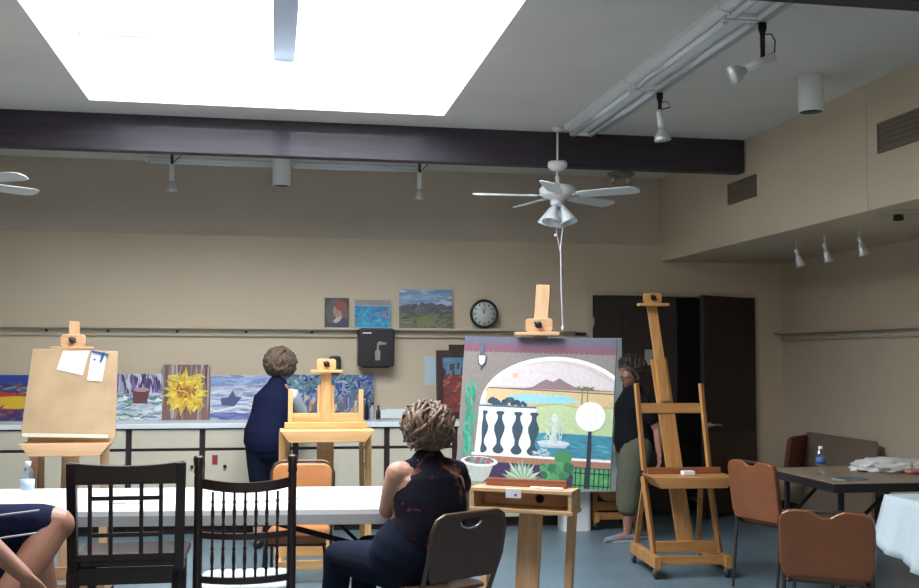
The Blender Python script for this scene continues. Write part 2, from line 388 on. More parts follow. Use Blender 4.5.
# ------------------------------------------------------------------ paintings
class Canvas:
    """a stretched canvas lying in XZ, front towards -Y, origin at its bottom centre; every pigment patch is one face"""
    def __init__(s, W, H, base, th=.02, side=(.75, .73, .7)):
        s.W, s.H, s.bm = W, H, bmesh.new(); s.layer = s.bm.loops.layers.float_color.new('Pigment'); s.k = 0; s.th = th
        bmesh.ops.create_cube(s.bm, size=1, matrix=Matrix.Translation((0, th/2, H/2)) @ Matrix.Diagonal((W, th, H, 1)))
        for f in s.bm.faces:
            c = base if f.normal.y < -.5 else side
            for l in f.loops: l[s.layer] = (*c, 1)
    def poly(s, pts, col):
        s.k += 1; y = -.000012*s.k-.0004
        P = []
        for u, v in pts:
            u = min(1, max(0, u)); v = min(1, max(0, v))
            P.append(s.bm.verts.new(((u-.5)*s.W, y, v*s.H)))
        f = s.bm.faces.new(P)
        if f.calc_area() < 1e-9: s.bm.faces.remove(f); return
        f.normal_update()
        if f.normal.y > 0: f.normal_flip()
        for l in f.loops: l[s.layer] = (*col, 1)
    def rect(s, u0, v0, u1, v1, c): s.poly([(u0, v0), (u1, v0), (u1, v1), (u0, v1)], c)
    def disc(s, u, v, ru, rv, c, n=20): s.poly([(u+ru*math.cos(2*PI*k/n), v+rv*math.sin(2*PI*k/n)) for k in range(n)], c)
    def line(s, pts, w, c):
        for (a, b_), (d, e) in zip(pts, pts[1:]):
            du, dv = (d-a)*s.W, (e-b_)*s.H; L = math.hypot(du, dv) or 1; nu, nv = -dv/L*w/2/s.W, du/L*w/2/s.H
            s.poly([(a-nu, b_-nv), (d-nu, e-nv), (d+nu, e+nv), (a+nu, b_+nv)], c)
    def strokes(s, n, box, cols, ln, wd, ang=0., spread=.5, seed=1):
        r = random.Random(seed); u0, v0, u1, v1 = box
        for _ in range(n):
            u, v = r.uniform(u0, u1), r.uniform(v0, v1); a = ang+r.uniform(-spread, spread); c = r.choice(cols); q = r.uniform(.8, 1.2)
            l, w_ = ln*r.uniform(.6, 1.4)/2, wd*r.uniform(.6, 1.4)/2
            ca, sa = math.cos(a), math.sin(a)
            s.poly([(u+(x*ca-z*sa)/s.W, v+(x*sa+z*ca)/s.H) for x, z in ((-l, 0), (-l*.5, -w_), (l*.6, -w_), (l, 0), (l*.5, w_), (-l*.6, w_))], tuple(min(1, k*q) for k in c))
    def obj(s, name, label, cat='painting', group=None, loc=(0, 0, 0), rx=0, rz=0, ry=0):
        me = bpy.data.meshes.new(name); s.bm.to_mesh(me); s.bm.free(); me.materials.append(M['pigment'])
        o = bpy.data.objects.new(name, me); C.objects.link(o); tag(o, label, cat, group); o.location = loc; o.rotation_euler = (rx, ry, rz); return o

LEAN = -.12; CT = .9395
def on_counter(c, name, label, x): return c.obj(name, label, 'painting', 'paintings leaning on the counter', (x, YB-.04-c.H*math.sin(-LEAN)-c.th, CT), LEAN)
# red, yellow and blue abstract (continues out of frame)
c = Canvas(.80, .40, (.05, .05, .18)); c.strokes(90, (0, 0, 1, 1), [(.08, .03, .12), (.12, .04, .05), (.03, .05, .2), (.2, .08, .1)], .12, .03, .1, .5, 3)
c.rect(0, .82, 1, 1, (.02, .05, .3)); c.strokes(50, (0, .55, 1, .8), [(.25, .3, .35), (.08, .1, .3), (.3, .15, .12)], .1, .02, 0, .3, 4)
c.disc(.62, .42, .5, .2, (.5, .02, .02), 30); c.disc(.86, .40, .30, .14, (.7, .45, .03), 24); c.strokes(60, (0, 0, 1, .25), [(.15, .03, .1), (.3, .2, .05), (.05, .03, .15)], .1, .02, .3, .5, 5)
on_counter(c, 'painting', 'abstract painting of red and yellow shapes on dark blue', -2.49)
c = Canvas(.455, .41, (.55, .6, .68)); c.strokes(60, (0, .5, 1, 1), [(.10, .06, .2), (.2, .12, .3), (.4, .42, .5), (.06, .05, .15)], .16, .02, PI/2, .25, 6)
c.strokes(170, (0, 0, 1, .58), [(.6, .68, .72), (.3, .42, .55), (.12, .25, .3), (.75, .78, .78), (.2, .35, .3)], .10, .016, 0, .35, 7)
c.poly([(.42, .36), (.68, .36), (.73, .68), (.40, .68)], (.14, .04, .05)); c.disc(.57, .66, .15, .05, (.4, .3, .32)); c.line([(.55, .7), (.62, 1)], .02, (.05, .03, .08))
on_counter(c, 'painting', 'painting of a dark red bucket among purple trees and pale water', -1.182)
c = Canvas(.405, .495, (.20, .11, .10)); c.strokes(50, (0, 0, 1, 1), [(.28, .18, .16), (.12, .06, .08), (.42, .36, .34)], .4, .014, PI/2, .05, 8)
r_ = random.Random(5)
for ring, n, col in ((.36, 26, (.72, .50, .03)), (.30, 22, (.80, .60, .06)), (.20, 18, (.75, .44, .02)), (.12, 14, (.6, .3, .03))):
    for k in range(n):
        a = 2*PI*k/n+r_.uniform(-.15, .15); L = ring*r_.uniform(.9, 1.25)
        c.poly([(.5+.05*math.cos(a-1), .5+.05*math.sin(a-1)), (.5+L*.6*math.cos(a-.2)*1.15, .5+L*.6*math.sin(a-.2)), (.5+L*math.cos(a)*1.2, .5+L*math.sin(a)*1.1), (.5+L*.6*math.cos(a+.2)*1.15, .5+L*.6*math.sin(a+.2)), (.5+.05*math.cos(a+1), .5+.05*math.sin(a+1))], tuple(q*r_.uniform(.85, 1.15) for q in col))
c.strokes(90, (.14, .2, .86, .82), [(.72, .5, .04), (.62, .4, .03), (.8, .62, .1)], .07, .016, .8, 1.5, 91)
c.strokes(40, (.32, .4, .68, .6), [(.4, .12, .04), (.65, .4, .04), (.3, .08, .03)], .06, .014, 0, 1.5, 9)
on_counter(c, 'painting', 'tall painting of a big yellow flower on brown stripes', -.765)
c = Canvas(.56, .40, (.45, .50, .62)); c.strokes(150, (0, 0, 1, 1), [(.55, .6, .7), (.3, .36, .55), (.65, .68, .74), (.22, .25, .45)], .16, .014, .05, .25, 10)
c.strokes(40, (0, .78, 1, 1), [(.2, .3, .55), (.35, .45, .65)], .15, .02, 0, .2, 11)
c.poly([(.18, .32), (.38, .3), (.50, .5), (.40, .52), (.35, .66), (.28, .5), (.16, .48)], (.07, .09, .2)); c.line([(.05, .18), (.45, .3), (.72, .26)], .016, (.75, .75, .8)); c.strokes(30, (0, .02, 1, .14), [(.12, .15, .4), (.2, .22, .45)], .16, .02, 0, .2, 12)
on_counter(c, 'painting', 'pale blue and white winter painting with a dark little boat', -.272)
c = Canvas(.93, .405, (.08, .14, .24)); c.strokes(330, (0, .42, 1, 1), [(.03, .06, .3), (.06, .16, .22), (.12, .26, .2), (.3, .4, .5), (.02, .03, .15), (.2, .28, .5)], .07, .02, .3, 1.5, 13)
c.strokes(150, (0, 0, 1, .48), [(.4, .24, .12), (.5, .4, .3), (.12, .14, .3), (.3, .12, .1), (.5, .48, .45), (.05, .08, .25)], .08, .018, PI/2, .3, 14)
c.strokes(60, (0, 0, 1, .16), [(.03, .06, .28), (.1, .15, .35)], .1, .02, 0, .3, 15)
on_counter(c, 'painting', 'wide painting of a crowd under dark blue and green trees', .455)

LT = 1.777
def on_ledge(c, label, x): return c.obj('painting', label, 'painting', 'small paintings standing on the ledge', (x, YB-.012-c.H*math.sin(.08)-c.th, LT), -.08)
c = Canvas(.225, .275, (.07, .065, .06)); c.disc(.5, .5, .46, .46, (.11, .11, .10)); c.disc(.56, .56, .21, .24, (.42, .24, .17)); c.disc(.66, .74, .24, .16, (.28, .06, .05)); c.disc(.77, .6, .12, .18, (.22, .08, .06)); c.poly([(.3, 0), (.3, .14), (.5, .32), (.78, .34), (1, .2), (1, 0)], (.05, .05, .10)); c.poly([(.33, .2), (.5, .34), (.74, .38), (.62, .22), (.46, .14)], (.5, .48, .44)); c.line([(.5, .58), (.56, .585)], .006, (.1, .04, .04)); c.line([(.46, .48), (.54, .47)], .006, (.3, .1, .08))
on_ledge(c, 'dark portrait of a head with red headwear on the ledge', .573)
c = Canvas(.335, .26, (.04, .32, .52)); c.rect(0, .80, 1, 1, (.30, .27, .27)); c.line([(0, .8), (1, .8)], .006, (.5, .45, .42)); c.strokes(60, (0, 0, 1, .76), [(.03, .26, .5), (.08, .42, .6), (.02, .2, .42), (.14, .2, .34)], .06, .016, .2, 1.2, 17)
c.strokes(12, (.55, .3, .95, .7), [(.12, .1, .25), (.3, .2, .35)], .05, .012, .6, .8, 18)
on_ledge(c, 'turquoise painting with a grey strip standing above the black dispenser', .905)
c = Canvas(.505, .365, (.20, .34, .52)); c.strokes(50, (0, .62, 1, 1), [(.3, .42, .55), (.45, .52, .58), (.15, .3, .52)], .15, .022, .05, .2, 19)
c.poly([(0, .3), (0, .55), (.1, .60), (.18, .56), (.26, .64), (.35, .60), (.42, .68), (.52, .62), (.6, .67), (.7, .60), (.8, .65), (.9, .56), (1, .58), (1, .3)], (.13, .12, .15)); c.strokes(50, (0, .34, 1, .56), [(.10, .10, .13), (.18, .15, .16), (.1, .12, .12)], .09, .016, .6, .4, 20)
c.rect(0, 0, 1, .38, (.16, .18, .10)); c.strokes(90, (0, 0, 1, .4), [(.16, .17, .09), (.09, .11, .08), (.22, .20, .13), (.12, .12, .11)], .08, .014, .1, .5, 21); c.disc(.5, .18, .18, .14, (.19, .21, .09))
on_ledge(c, 'landscape painting of dark mountains under a blue sky', 1.405)

# framed picture with a second frame behind it
def framed(W, H, label, loc, rz, draw):
    t = thing('framed_painting', label, 'painting', loc, rz); t.rotation_euler = (LEAN, 0, rz)
    b = MB(); f = .058
    b.box((-W/2+f/2, 0, H/2), (f, .03, H), bev=.004); b.box((W/2-f/2, 0, H/2), (f, .03, H), bev=.004); b.box((0, 0, H-f/2), (W-2*f, .03, f), bev=.004); b.box((0, 0, f/2), (W-2*f, .03, f), bev=.004)
    b.obj('frame', wood('dark_frame_wood_'+str(W), (.03, .012, .012), (.05, .02, .018)), t)
    c = Canvas(W-2*f, H-2*f, (.2, .05, .04), .01); draw(c); o = c.obj('picture', '', 'x'); del o['category']; del o['label']; o.parent = t; o.location = (0, .004, f)
    return t
def dr(c):
    c.rect(0, .68, 1, 1, (.12, .22, .34)); c.strokes(30, (0, .75, 1, 1), [(.2, .32, .42), (.1, .2, .34)], .08, .02, 0, .2, 30); c.strokes(26, (0, .62, 1, .84), [(.04, .07, .05), (.02, .05, .05)], .09, .02, PI/2, .1, 31)
    c.strokes(120, (0, 0, 1, .66), [(.35, .04, .03), (.22, .03, .03), (.4, .14, .08), (.12, .03, .04)], .08, .02, .3, .5, 32); c.strokes(40, (.35, .0, 1, .32), [(.5, .48, .5), (.3, .3, .34), (.4, .36, .4)], .08, .022, .9, .5, 33)
framed(.62, .635, 'dark framed painting of a red field beside the terrace painting', (1.80, 9.60, CT), 0, dr)
def dr2(c): c.strokes(40, (0, 0, 1, 1), [(.1, .06, .05), (.16, .09, .06)], .1, .03, 0, 1, 34)
framed(.60, .69, 'second dark framed picture standing behind the red field painting', (1.925, 9.685, CT), 0, dr2)

# clock, dispensers, notice
t = thing('wall_clock', 'round black rimmed wall clock at the right end of the ledge', 'clock', (1.952, YB-.07, 1.915))
b = MB(); b.lathe([(.001, 0), (.10, 0), (.135, .006), (.138, .03), (.128, .042), (.114, .042), (.112, .030), (.001, .030)], 40, axis=(0, -1, 0)); b.obj('rim', M['black'], t)
b = MB(); b.lathe([(.001, .031), (.113, .031), (.113, .033), (.001, .033)], 40, axis=(0, -1, 0)); b.obj('dial', mat('clock_dial', (.58, .6, .58), .5), t)
b = MB()
for k in range(12):
    a = 2*PI*k/12; b.box((.092*math.sin(a), -.035, .092*math.cos(a)), (.009, .002, .022), Euler((0, a, 0)))
b.obj('hour_marks', M['black'], t)
for L, a, w_ in ((.055, -.35, .007), (.08, .1, .005)):
    b = MB(); b.bar((0, -.037, 0), (L*math.sin(a), -.037, L*math.cos(a)), w_, .002, (0, 1, 0), 0); b.obj('clock_hand', M['black'], t)
t = thing('paper_towel_dispenser', 'large black paper towel dispenser below the turquoise painting', 'dispenser', (.93, YB, 1.415))
b = MB(); b.prism(rrect(-.165, 0, .165, .355, .03), -.20, 0, bev=.012); b.obj('dispenser_cover', M['black'], t)
b = MB(); b.box((-.09, -.202, .31), (.08, .003, .01)); b.obj('brand_mark', M['paper'], t)
b = MB(); b.prism([(-.012, .06), (.03, .06), (.035, .14), (.018, .16), (.018, .2), (.085, .205), (.09, .22), (.02, .235), (.004, .215), (.002, .16), (-.015, .14)], -.206, -.198); b.obj('tap_emblem', mat('dispenser_emblem', (.3, .25, .2), .4), t)
b = MB(); b.box((0, -.10, -.004), (.24, .12, .01)); b.obj('paper_slot', M['darktrim'], t)
t = thing('soap_dispenser', 'small black soap dispenser on the wall behind the pale pine easel', 'dispenser', (.56, YB, 1.35))
b = MB(); b.prism(rrect(-.055, 0, .055, .165, .03), -.09, 0, bev=.012); b.obj('dispenser_cover', M['black'], t)
b = MB(); b.box((0, -.095, .04), (.06, .012, .025), bev=.004); b.obj('push_bar', mat('grey_push_bar', (.08, .08, .09), .4), t)
b = MB(); b.box((1.455, YB-.002, 1.38), (.11, .003, .27)); o = b.obj('notice_sheet', M['bluepaper']); tag(o, 'pale blue notice sheet taped left of the dark framed painting', 'notice')
# things by the sink
t = thing('sink', 'grey steel sink tray set in the counter by the black faucet', 'sink', (1.16, 9.44, .937))
b = MB(); b.prism(rrect(-.23, -.17, .23, .17, .04), 0, .012, 'XY', bev=.004); b.obj('sink_rim', M['tableedge'], t)
b = MB(); b.lathe([(.03, .01), (.03, .03), (.014, .04), (.012, .09)], o=(0.05, .13, 0)); b.tube([(.05, .13, .09), (.05, .10, .12), (.05, .04, .12), (.05, .02, .09)], .011); b.obj('faucet', M['blackmetal'], t)
for dx, hh, rr, lb, m_ in ((0, .16, .022, 'tall grey soap bottle beside the sink', 'tableedge'), (.055, .13, .02, 'short dark bottle beside the sink', 'black'), (-.05, .20, .018, 'tallest slim dark bottle at the right end of the crowd painting', 'blackmetal')):
    t = thing('bottle', lb, 'bottle', (.885+dx, 9.50, CT), 0, 'bottles beside the sink')
    b = MB(); b.lathe([(rr*.9, 0), (rr, .01), (rr, hh*.6), (rr*.4, hh*.75), (rr*.35, hh*.85)]); b.obj('bottle_body', M[m_], t)
    b = MB(); b.lathe([(rr*.5, hh*.85), (rr*.5, hh), (.002, hh)]); b.obj('bottle_cap', M['black'], t)
b = MB(); b.prism(rrect(-.16, 0, .16, .085, .01), 0, .012, bev=.003); o = b.obj('backsplash_panel', M['counter'], loc=(1.2, 9.765, CT)); tag(o, 'small white backsplash panel behind the sink', 'backsplash')
t = thing('dish', 'small dark round dish on the counter behind the seated woman', 'dish', (1.30, 9.36, CT+.012)); b = MB(); b.lathe([(.03, 0), (.06, .03), (.062, .035), (.03, .012), (.001, .01)]); b.obj('bowl', M['black'], t)

# ------------------------------------------------------------------ easels
def caster(t, x, y):
    b = MB(); b.lathe([(.001, -.011), (.025, -.011), (.028, -.006), (.028, .006), (.025, .011), (.001, .011)], o=(x, y, .028), axis=(1, 0, 0)); q = b.obj('caster', M['black'], t)
    b = MB(); b.box((x, y+.006, .05), (.034, .03, .03), bev=.003); b.cyl((x, y, .05), (x, y, .085), .009); b.obj('caster_fork', M['steel'], q)

def studio_easel(label, loc, rz, w1='oak', tray=(.60, .70), tdy=0., mast=(1.0, .62, .20), fork=None, clamp=None, top=None, lean=.08, side=0., base=(.50, .60), beam=.13, depth=.26, mw=.095, box=False, redtray=False, rear=True):
    """base with casters, four legs, two part mast, tray, fork with crossbar and a top canvas clamp; side = sideways drift of the mast per metre"""
    A, AX = M[w1], M[w1+'X']
    t = thing('studio_easel', label, 'easel', loc, rz)
    bw, bd = base; tw, tz = tray
    def mx(z): return side*(z-.2)
    def my(z): return -bd*.30+lean*(z-.2)
    for s in (-1, 1):
        b = MB(); b.prism([(-bd/2-.02, .075), (bd/2, .075), (bd/2, .12), (bd/2-.04, .155), (-bd/2-.02, .155)], s*bw/2-.022, s*bw/2+.022, 'YZ', bev=.003); b.obj('base_rail', A, t)
        caster(t, s*bw/2, -bd/2+.03); caster(t, s*bw/2, bd/2-.03)
        f = MB(); f.bar((s*bw*.47, -bd*.30, .15), (s*bw*.47+mx(tz), my(tz)-.0, tz-.02), .045, .03); f.obj('front_leg', A, t)
        if rear: f = MB(); f.bar((s*bw*.47, bd*.42, .15), (s*bw*.40+mx(tz), my(tz)+.05, tz+.02), .035, .025); f.obj('rear_leg', A, t)
    b = MB(); b.box((0, -bd*.42, .12), (bw-.044, .03, .06), bev=.003); b.box((0, -bd*.30, .20), (bw*.9, .025, .075), bev=.003); b.obj('cross_board', AX, t)
    # masts
    b = MB(); b.bar((mx(.16), my(.16)+.03, .16), (mx(mast[0]), my(mast[0])+.03, mast[0]), mw, .03, (0, 1, 0)); b.obj('mast', A, t)
    if top:
        b = MB(); b.bar((mx(mast[1]), my(mast[1])+.005, mast[1]), (mx(top), my(top)+.005, top), mw*.62, .022, (0, 1, 0)); b.obj('sliding_mast', A, t)
    # tray
    ty = my(tz)-.05; tx = mx(tz)+tdy
    b = MB()
    if box:   # open fronted tray box
        hh = .105
        b.box((tx, ty-depth*.35, tz), (tw, depth, .02), bev=.003); b.box((tx, ty-depth*.35, tz-hh), (tw+.01, depth, .02), bev=.003)
        for s in (-1, 1): b.box((tx+s*(tw/2-.012), ty-depth*.35, tz-hh/2), (.02, depth-.01, hh-.02))
        b.box((tx, ty+depth*.1, tz-hh/2), (tw-.05, .012, hh-.02)); b.obj('tray', AX, t)
        b = MB(); b.lathe([(.02, 0), (.024, .012), (.012, .03), (.001, .032)], o=(tx+.06, ty+depth*.09, tz-hh*.55), axis=(0, -1, 0)); b.obj('tray_knob', M['blackmetal'], t)
        b = MB(); b.box((tx, ty-.045, tz+.030), (tw*.8, .035, .04), bev=.004); b.obj('canvas_rest', M['redwood'], t)
    else:
        b.prism([(-tw/2, .0), (tw/2, 0), (tw/2-.06, -.075), (-tw/2+.06, -.075)], -depth/2, depth/2, bev=.003, m4=Matrix.Translation((tx, ty-depth*.3, tz)))
        b.obj('tray', AX, t)
        b = MB(); b.box((tx, ty+.01, tz+.022), (tw*.9, .05, .04), bev=.004); b.obj('canvas_rest', M['redwood'] if redtray else AX, t)
    if fork:
        fw, fz0, fz1, cz = fork
        for s in (-1, 1):
            b = MB(); fx = .5*side
            b.bar((mx(fz0)*.9+s*fw/2, my(fz0)-.0, fz0), (mx(fz0)*.9+s*fw/2+fx*(fz1-fz0), my(fz1), fz1), .032, .024); b.obj('fork_upright', A, t)
        b = MB(); b.box((mx(fz0)*.9+fx*(cz-fz0), my(cz)+.015, cz), (fw, .022, .07), bev=.003); b.obj('fork_crossbar', AX, t)
    if clamp:
        cz, cw = clamp; X, Y = mx(cz), my(cz)
        b = MB(); b.box((X, Y-.035, cz), (cw, .075, .02), bev=.004); b.prism(rrect(-cw*.30, .0, cw*.30, .075, .02), -.03, -.008, bev=.003, m4=Matrix.Translation((X, Y, cz+.01))); b.obj('canvas_clamp', AX, t)
        b = MB(); b.lathe([(.009, 0), (.02, .01), (.02, .018), (.006, .022)], o=(X, Y-.03, cz+.05), axis=(0, -1, 0)); b.tube([(X-.018, Y-.05, cz+.062), (X+.018, Y-.05, cz+.038)], .006); b.obj('clamp_knob', M['blackmetal'], t)
    return t

# pale easel behind the table
studio_easel('pale pine studio easel with empty tray standing behind the white table', (.36, 7.42, 0), 0, 'pine', tray=(.62, 1.018), mast=(1.31, 1.05, 0), top=1.46, fork=(.48, 1.04, 1.28, 1.085), clamp=(1.405, .22), lean=.05, base=(.62, .62), depth=.30, mw=.115)
# board easel at the left
el = studio_easel('worn wooden easel holding a plywood drawing board at the left', (-1.21, 6.85, 0), 0, 'beech', tray=(.52, .985), mast=(1.1, .5, 0), top=1.715, clamp=(1.55, .24), lean=.05, base=(.44, .46), depth=.16, mw=.10)
# right easel
er = studio_easel('tall empty wooden easel on casters in front of the double door', (2.86, 7.18, 0), math.radians(-4), 'oak', tray=(.58, .70), tdy=0.04, mast=(1.50, 1.2, 0), top=1.94, fork=(.47, .72, 1.325, 1.15), clamp=(1.885, .22), lean=.10, side=-.112, base=(.50, .62), depth=.28, mw=.115, redtray=True)
# big easel holding the terrace painting
AE = math.radians(-30)
EB = V((1.425, 5.72, 0))
eb = studio_easel('sturdy wooden easel carrying the large arched terrace painting', EB, AE, 'beech', tray=(.56, .80), mast=(1.15, .9, 0), top=1.91, clamp=(1.635, .26), lean=.10, base=(.50, .50), depth=.20, mw=.13, box=True, side=.035, rear=False)
# easel standing behind the woman in black
e5 = studio_easel('reddish easel behind the woman in the black shirt, mostly hidden', (2.98, 9.12, 0), 0, 'oak', tray=(.36, .34), mast=(1.5, 1.2, 0), top=1.6, lean=.05, base=(.36, .40), depth=.10, beam=.13)
c = Canvas(.95, 1.32, (.40, .46, .46), .03); c.obj('blank_canvas', 'tall blank pale grey canvas behind the arched terrace painting', 'canvas', loc=(2.52, 8.74, .36), rx=-.04)

# drawing board, papers, clips on the left easel
t = thing('drawing_board', 'plywood drawing board standing on the left easel', 'drawing board', (-1.195, 6.63, 1.015)); t.rotation_euler = (-.06, math.radians(1.5), 0)
b = MB(); b.prism([(-.275, 0), (.265, 0), (.25, .525), (-.24, .525)], -.009, .009, bev=.002); b.obj('board', M['board'], t)
b = MB(); b.box((-.02, -.02, .012), (.49, .018, .022), bev=.003); b.obj('pencil_rail', mat('pale_rail', (.62, .58, .46), .5), t)
b = MB(); b.prism([(-.095, .405), (-.065, .515), (.085, .522), (.055, .375)], -.013, -.011); o = tag(b.obj('paper_sheet', M['paper'], loc=(-1.195, 6.63, 1.015)), 'white sheet pinned slanting at the top of the drawing board', 'paper'); o.rotation_euler = (-.06, math.radians(1.5), 0)
b = MB(); b.prism([(.085, .345), (.17, .34), (.19, .51), (.10, .515)], -.015, -.013); b.idx = 1; b.box((.15, -.02, .51), (.10, .012, .012), Euler((0, .2, 0))); b.box((.165, -.02, .485), (.012, .012, .06), Euler((0, .3, 0))); b.box((.12, -.017, .47), (.012, .003, .012)); o = tag(b.obj('paper_tag', [M['paper'], M['blue']], loc=(-1.195, 6.63, 1.015)), 'narrow white card held by a blue clip on the drawing board', 'paper'); o.rotation_euler = (-.06, math.radians(1.5), 0)

# ------------------------------------------------------------------ the arched terrace painting
W, H = .87, .805
c = Canvas(W, H, (.24, .21, .19), .03, (.5, .48, .45))
c.rect(0, .945, 1, 1, (.12, .12, .17)); c.rect(0, .905, 1, .95, (.20, .085, .12))
for k in range(30): c.disc((k+.5)/30, .905, .017, .014, (.20, .085, .12), 10)
c.strokes(80, (.04, .02, .10, .70), [(.03, .25, .16), (.04, .33, .21), (.10, .34, .24)], .08, .014, PI/2+.1, .3, 40)
def arch(u0, ub, vt, vb, du=0, grow=0):
    P = []
    for k in range(25):
        a = PI*k/24; P.append((.63+.497*math.cos(PI-a), .52+.352*math.sin(a)))
    P = [p for p in P if p[0] <= 1.0]+[(1, .752)]
    P = [p for p in P if p[0] < 1]+[(1, P[-1][1])]
    return [(.115, .15)]+P+[(1, .15)]
c.poly(arch(0, 0, 0, 0, 0, .028), (.82, .82, .80))
def clipu(P): return [(min(1, u), v) for u, v in P]
inner = []
for k in range(25):
    a = PI*(1-k/24); u = .63+.47*math.cos(a); v = .52+.325*math.sin(a)
    if u < 1: inner.append((u, v))
inner = [(.145, .18)]+inner+[(1, .72), (1, .18)]
c.poly(inner, (.62, .52, .50))                                   # hazy sky
c.poly([(.20, .66), (.26, .72), (.40, .80), (.60, .835), (.80, .80), (1, .70), (1, .66)], (.66, .60, .60))
c.disc(.36, .735, .018, .018, (.65, .42, .26), 12)
c.poly([(.17, .645), (.42, .65), (.48, .66), (.52, .69), (.565, .715), (.61, .70), (.65, .725), (.70, .695), (.75, .67), (.85, .655), (1, .65), (1, .62), (.17, .62)], (.26, .18, .19))
c.rect(.175, .49, 1, .645, (.66, .50, .26)); c.poly([(.30, .59), (.42, .61), (.70, .61), (.80, .57), (.66, .55), (.42, .55)], (.30, .62, .68))
c.line([(.18, .645), (1, .63)], .006, (.10, .09, .10)); c.line([(.50, .53), (.62, .55), (.80, .53), (1, .54)], .004, (.25, .28, .2))
c.strokes(24, (.20, .53, .47, .565), [(.03, .06, .12), (.04, .09, .10)], .04, .02, 0, .8, 41)
c.rect(.50, .30, 1, .525, (.50, .62, .33)); c.poly([(.5, .30), (.5, .50), (.56, .53), (.66, .545), (.82, .525), (1, .53), (1, .30)], (.50, .62, .34))
c.poly([(.45, .19), (.45, .345), (.60, .355), (1, .35), (1, .20)], (.05, .26, .36)); c.strokes(40, (.48, .2, 1, .34), [(.05, .26, .36), (.1, .36, .44), (.04, .22, .32)], .10, .014, 0, .2, 42)
for u in (.80, .835): c.line([(u, .53), (u, .655)], .007, (.22, .2, .10)); c.strokes(7, (u-.025, .65, u+.025, .67), [(.16, .2, .1)], .03, .006, 0, 1.4, 43)
# balustrade
c.poly([(.125, .19), (.13, .50), (.51, .50), (.49, .19)], (.84, .84, .84)); c.rect(.13, .50, .51, .525, (.06, .18, .24)); c.rect(.13, .498, .51, .512, (.9, .9, .9))
for u in (.165, .275, .395, .50):
    q = [(.018, .485), (.030, .475), (.015, .455), (.016, .43), (.036, .38), (.034, .35), (.014, .29), (.014, .26), (.038, .225), (.030, .205), (.012, .195)]
    L = 1 if u > .2 else .0
    pts = [(u+a, v) for a, v in q]+[(u-a*(L if u > .2 else .25), v) for a, v in reversed(q)]
    c.poly(pts, (.035, .075, .11))
c.rect(.10, .175, 1, .195, (.86, .84, .80)); c.rect(.10, .135, 1, .178, (.38, .19, .12))
c.rect(.02, .0, 1, .137, (.05, .03, .10)); c.rect(.0, 0, .04, .16, (.24, .21, .19))
# fountain
c.poly([(.53, .285), (.55, .255), (.71, .255), (.735, .285)], (.45, .55, .62)); c.disc(.633, .288, .105, .018, (.58, .68, .72)); c.poly([(.615, .28), (.62, .40), (.645, .40), (.65, .28)], (.62, .72, .66)); c.disc(.633, .41, .05, .012, (.55, .66, .6)); c.disc(.633, .455, .022, .03, (.66, .76, .68)); c.strokes(36, (.58, .30, .69, .47), [(.66, .76, .7), (.5, .62, .6)], .04, .005, PI/2, .6, 44)
c.strokes(14, (.50, .20, .60, .24), [(.45, .6, .62), (.3, .5, .55)], .05, .008, .1, .6, 45)
# terrace plants, fence, lamp
c.disc(.70, .195, .055, .05, (.06, .26, .10)); c.strokes(26, (.57, .05, .74, .14), [(.05, .26, .10), (.09, .34, .14), (.03, .18, .08)], .05, .04, 0, 1.5, 46); c.line([(.55, .05), (.60, .035), (.72, .04)], .010, (.35, .16, .10))
c.rect(.77, 0, 1, .13, (.08, .36, .14)); c.strokes(30, (.77, 0, 1, .12), [(.06, .3, .1), (.14, .42, .16)], .04, .02, PI/2, .5, 47)
for k in range(8): c.line([(.785+k*.029, .0), (.785+k*.029, .135)], .006, (.01, .02, .02))
c.line([(.77, .10), (1, .10)], .006, (.01, .02, .02)); c.line([(.77, .02), (1, .02)], .006, (.01, .02, .02))
c.poly([(.845, .0), (.85, .40), (.872, .40), (.875, .0)], (.02, .03, .05)); c.poly([(.80, .425), (.86, .385), (.92, .425)], (.02, .03, .06)); c.disc(.86, .475, .094, .098, (.9, .9, .9), 32)
# wall lamp, urn, agave
c.line([(.125, .945), (.125, .87)], .022, (.10, .12, .18)); c.poly([(.098, .87), (.158, .87), (.152, .81), (.128, .785), (.104, .81)], (.05, .05, .08)); c.poly([(.105, .865), (.151, .865), (.146, .815), (.128, .797), (.110, .815)], (.85, .85, .85)); c.line([(.128, .79), (.128, .765)], .006, (.05, .05, .08))
c.poly([(.06, .115), (.25, .115), (.225, .035), (.19, .0), (.11, .0), (.08, .035)], (.42, .48, .46)); c.disc(.155, .135, .125, .035, (.74, .78, .76)); c.disc(.155, .14, .10, .024, (.14, .16, .16)); c.strokes(34, (.075, .128, .235, .155), [(.4, .08, .1), (.2, .12, .3), (.12, .3, .2), (.5, .3, .35)], .02, .012, 0, 1.5, 48)
for k in range(13):
    a = math.radians(15+150*k/12); L = .125+.02*math.sin(k*2.3)
    c.poly([(.44-.014*math.sin(a), .022), (.44+L*.6*math.cos(a)-.013*math.sin(a), .022+L*.6*math.sin(a)+.013*math.cos(a)), (.44+L*math.cos(a), .022+L*math.sin(a)*1.12), (.44+L*.6*math.cos(a)+.013*math.sin(a), .022+L*.6*math.sin(a)-.013*math.cos(a)), (.44+.014*math.sin(a), .022)], (.50, .62, .48) if k % 2 else (.22, .42, .30))
rt = Matrix.Rotation(AE, 3, 'Z')
pc = EB + rt @ V((.030, -.140, .815))
c.obj('terrace_painting', 'large painting of a white arch, balustrade, fountain and globe lamp', 'painting', loc=pc, rx=-.13, rz=AE, ry=math.radians(1.4))
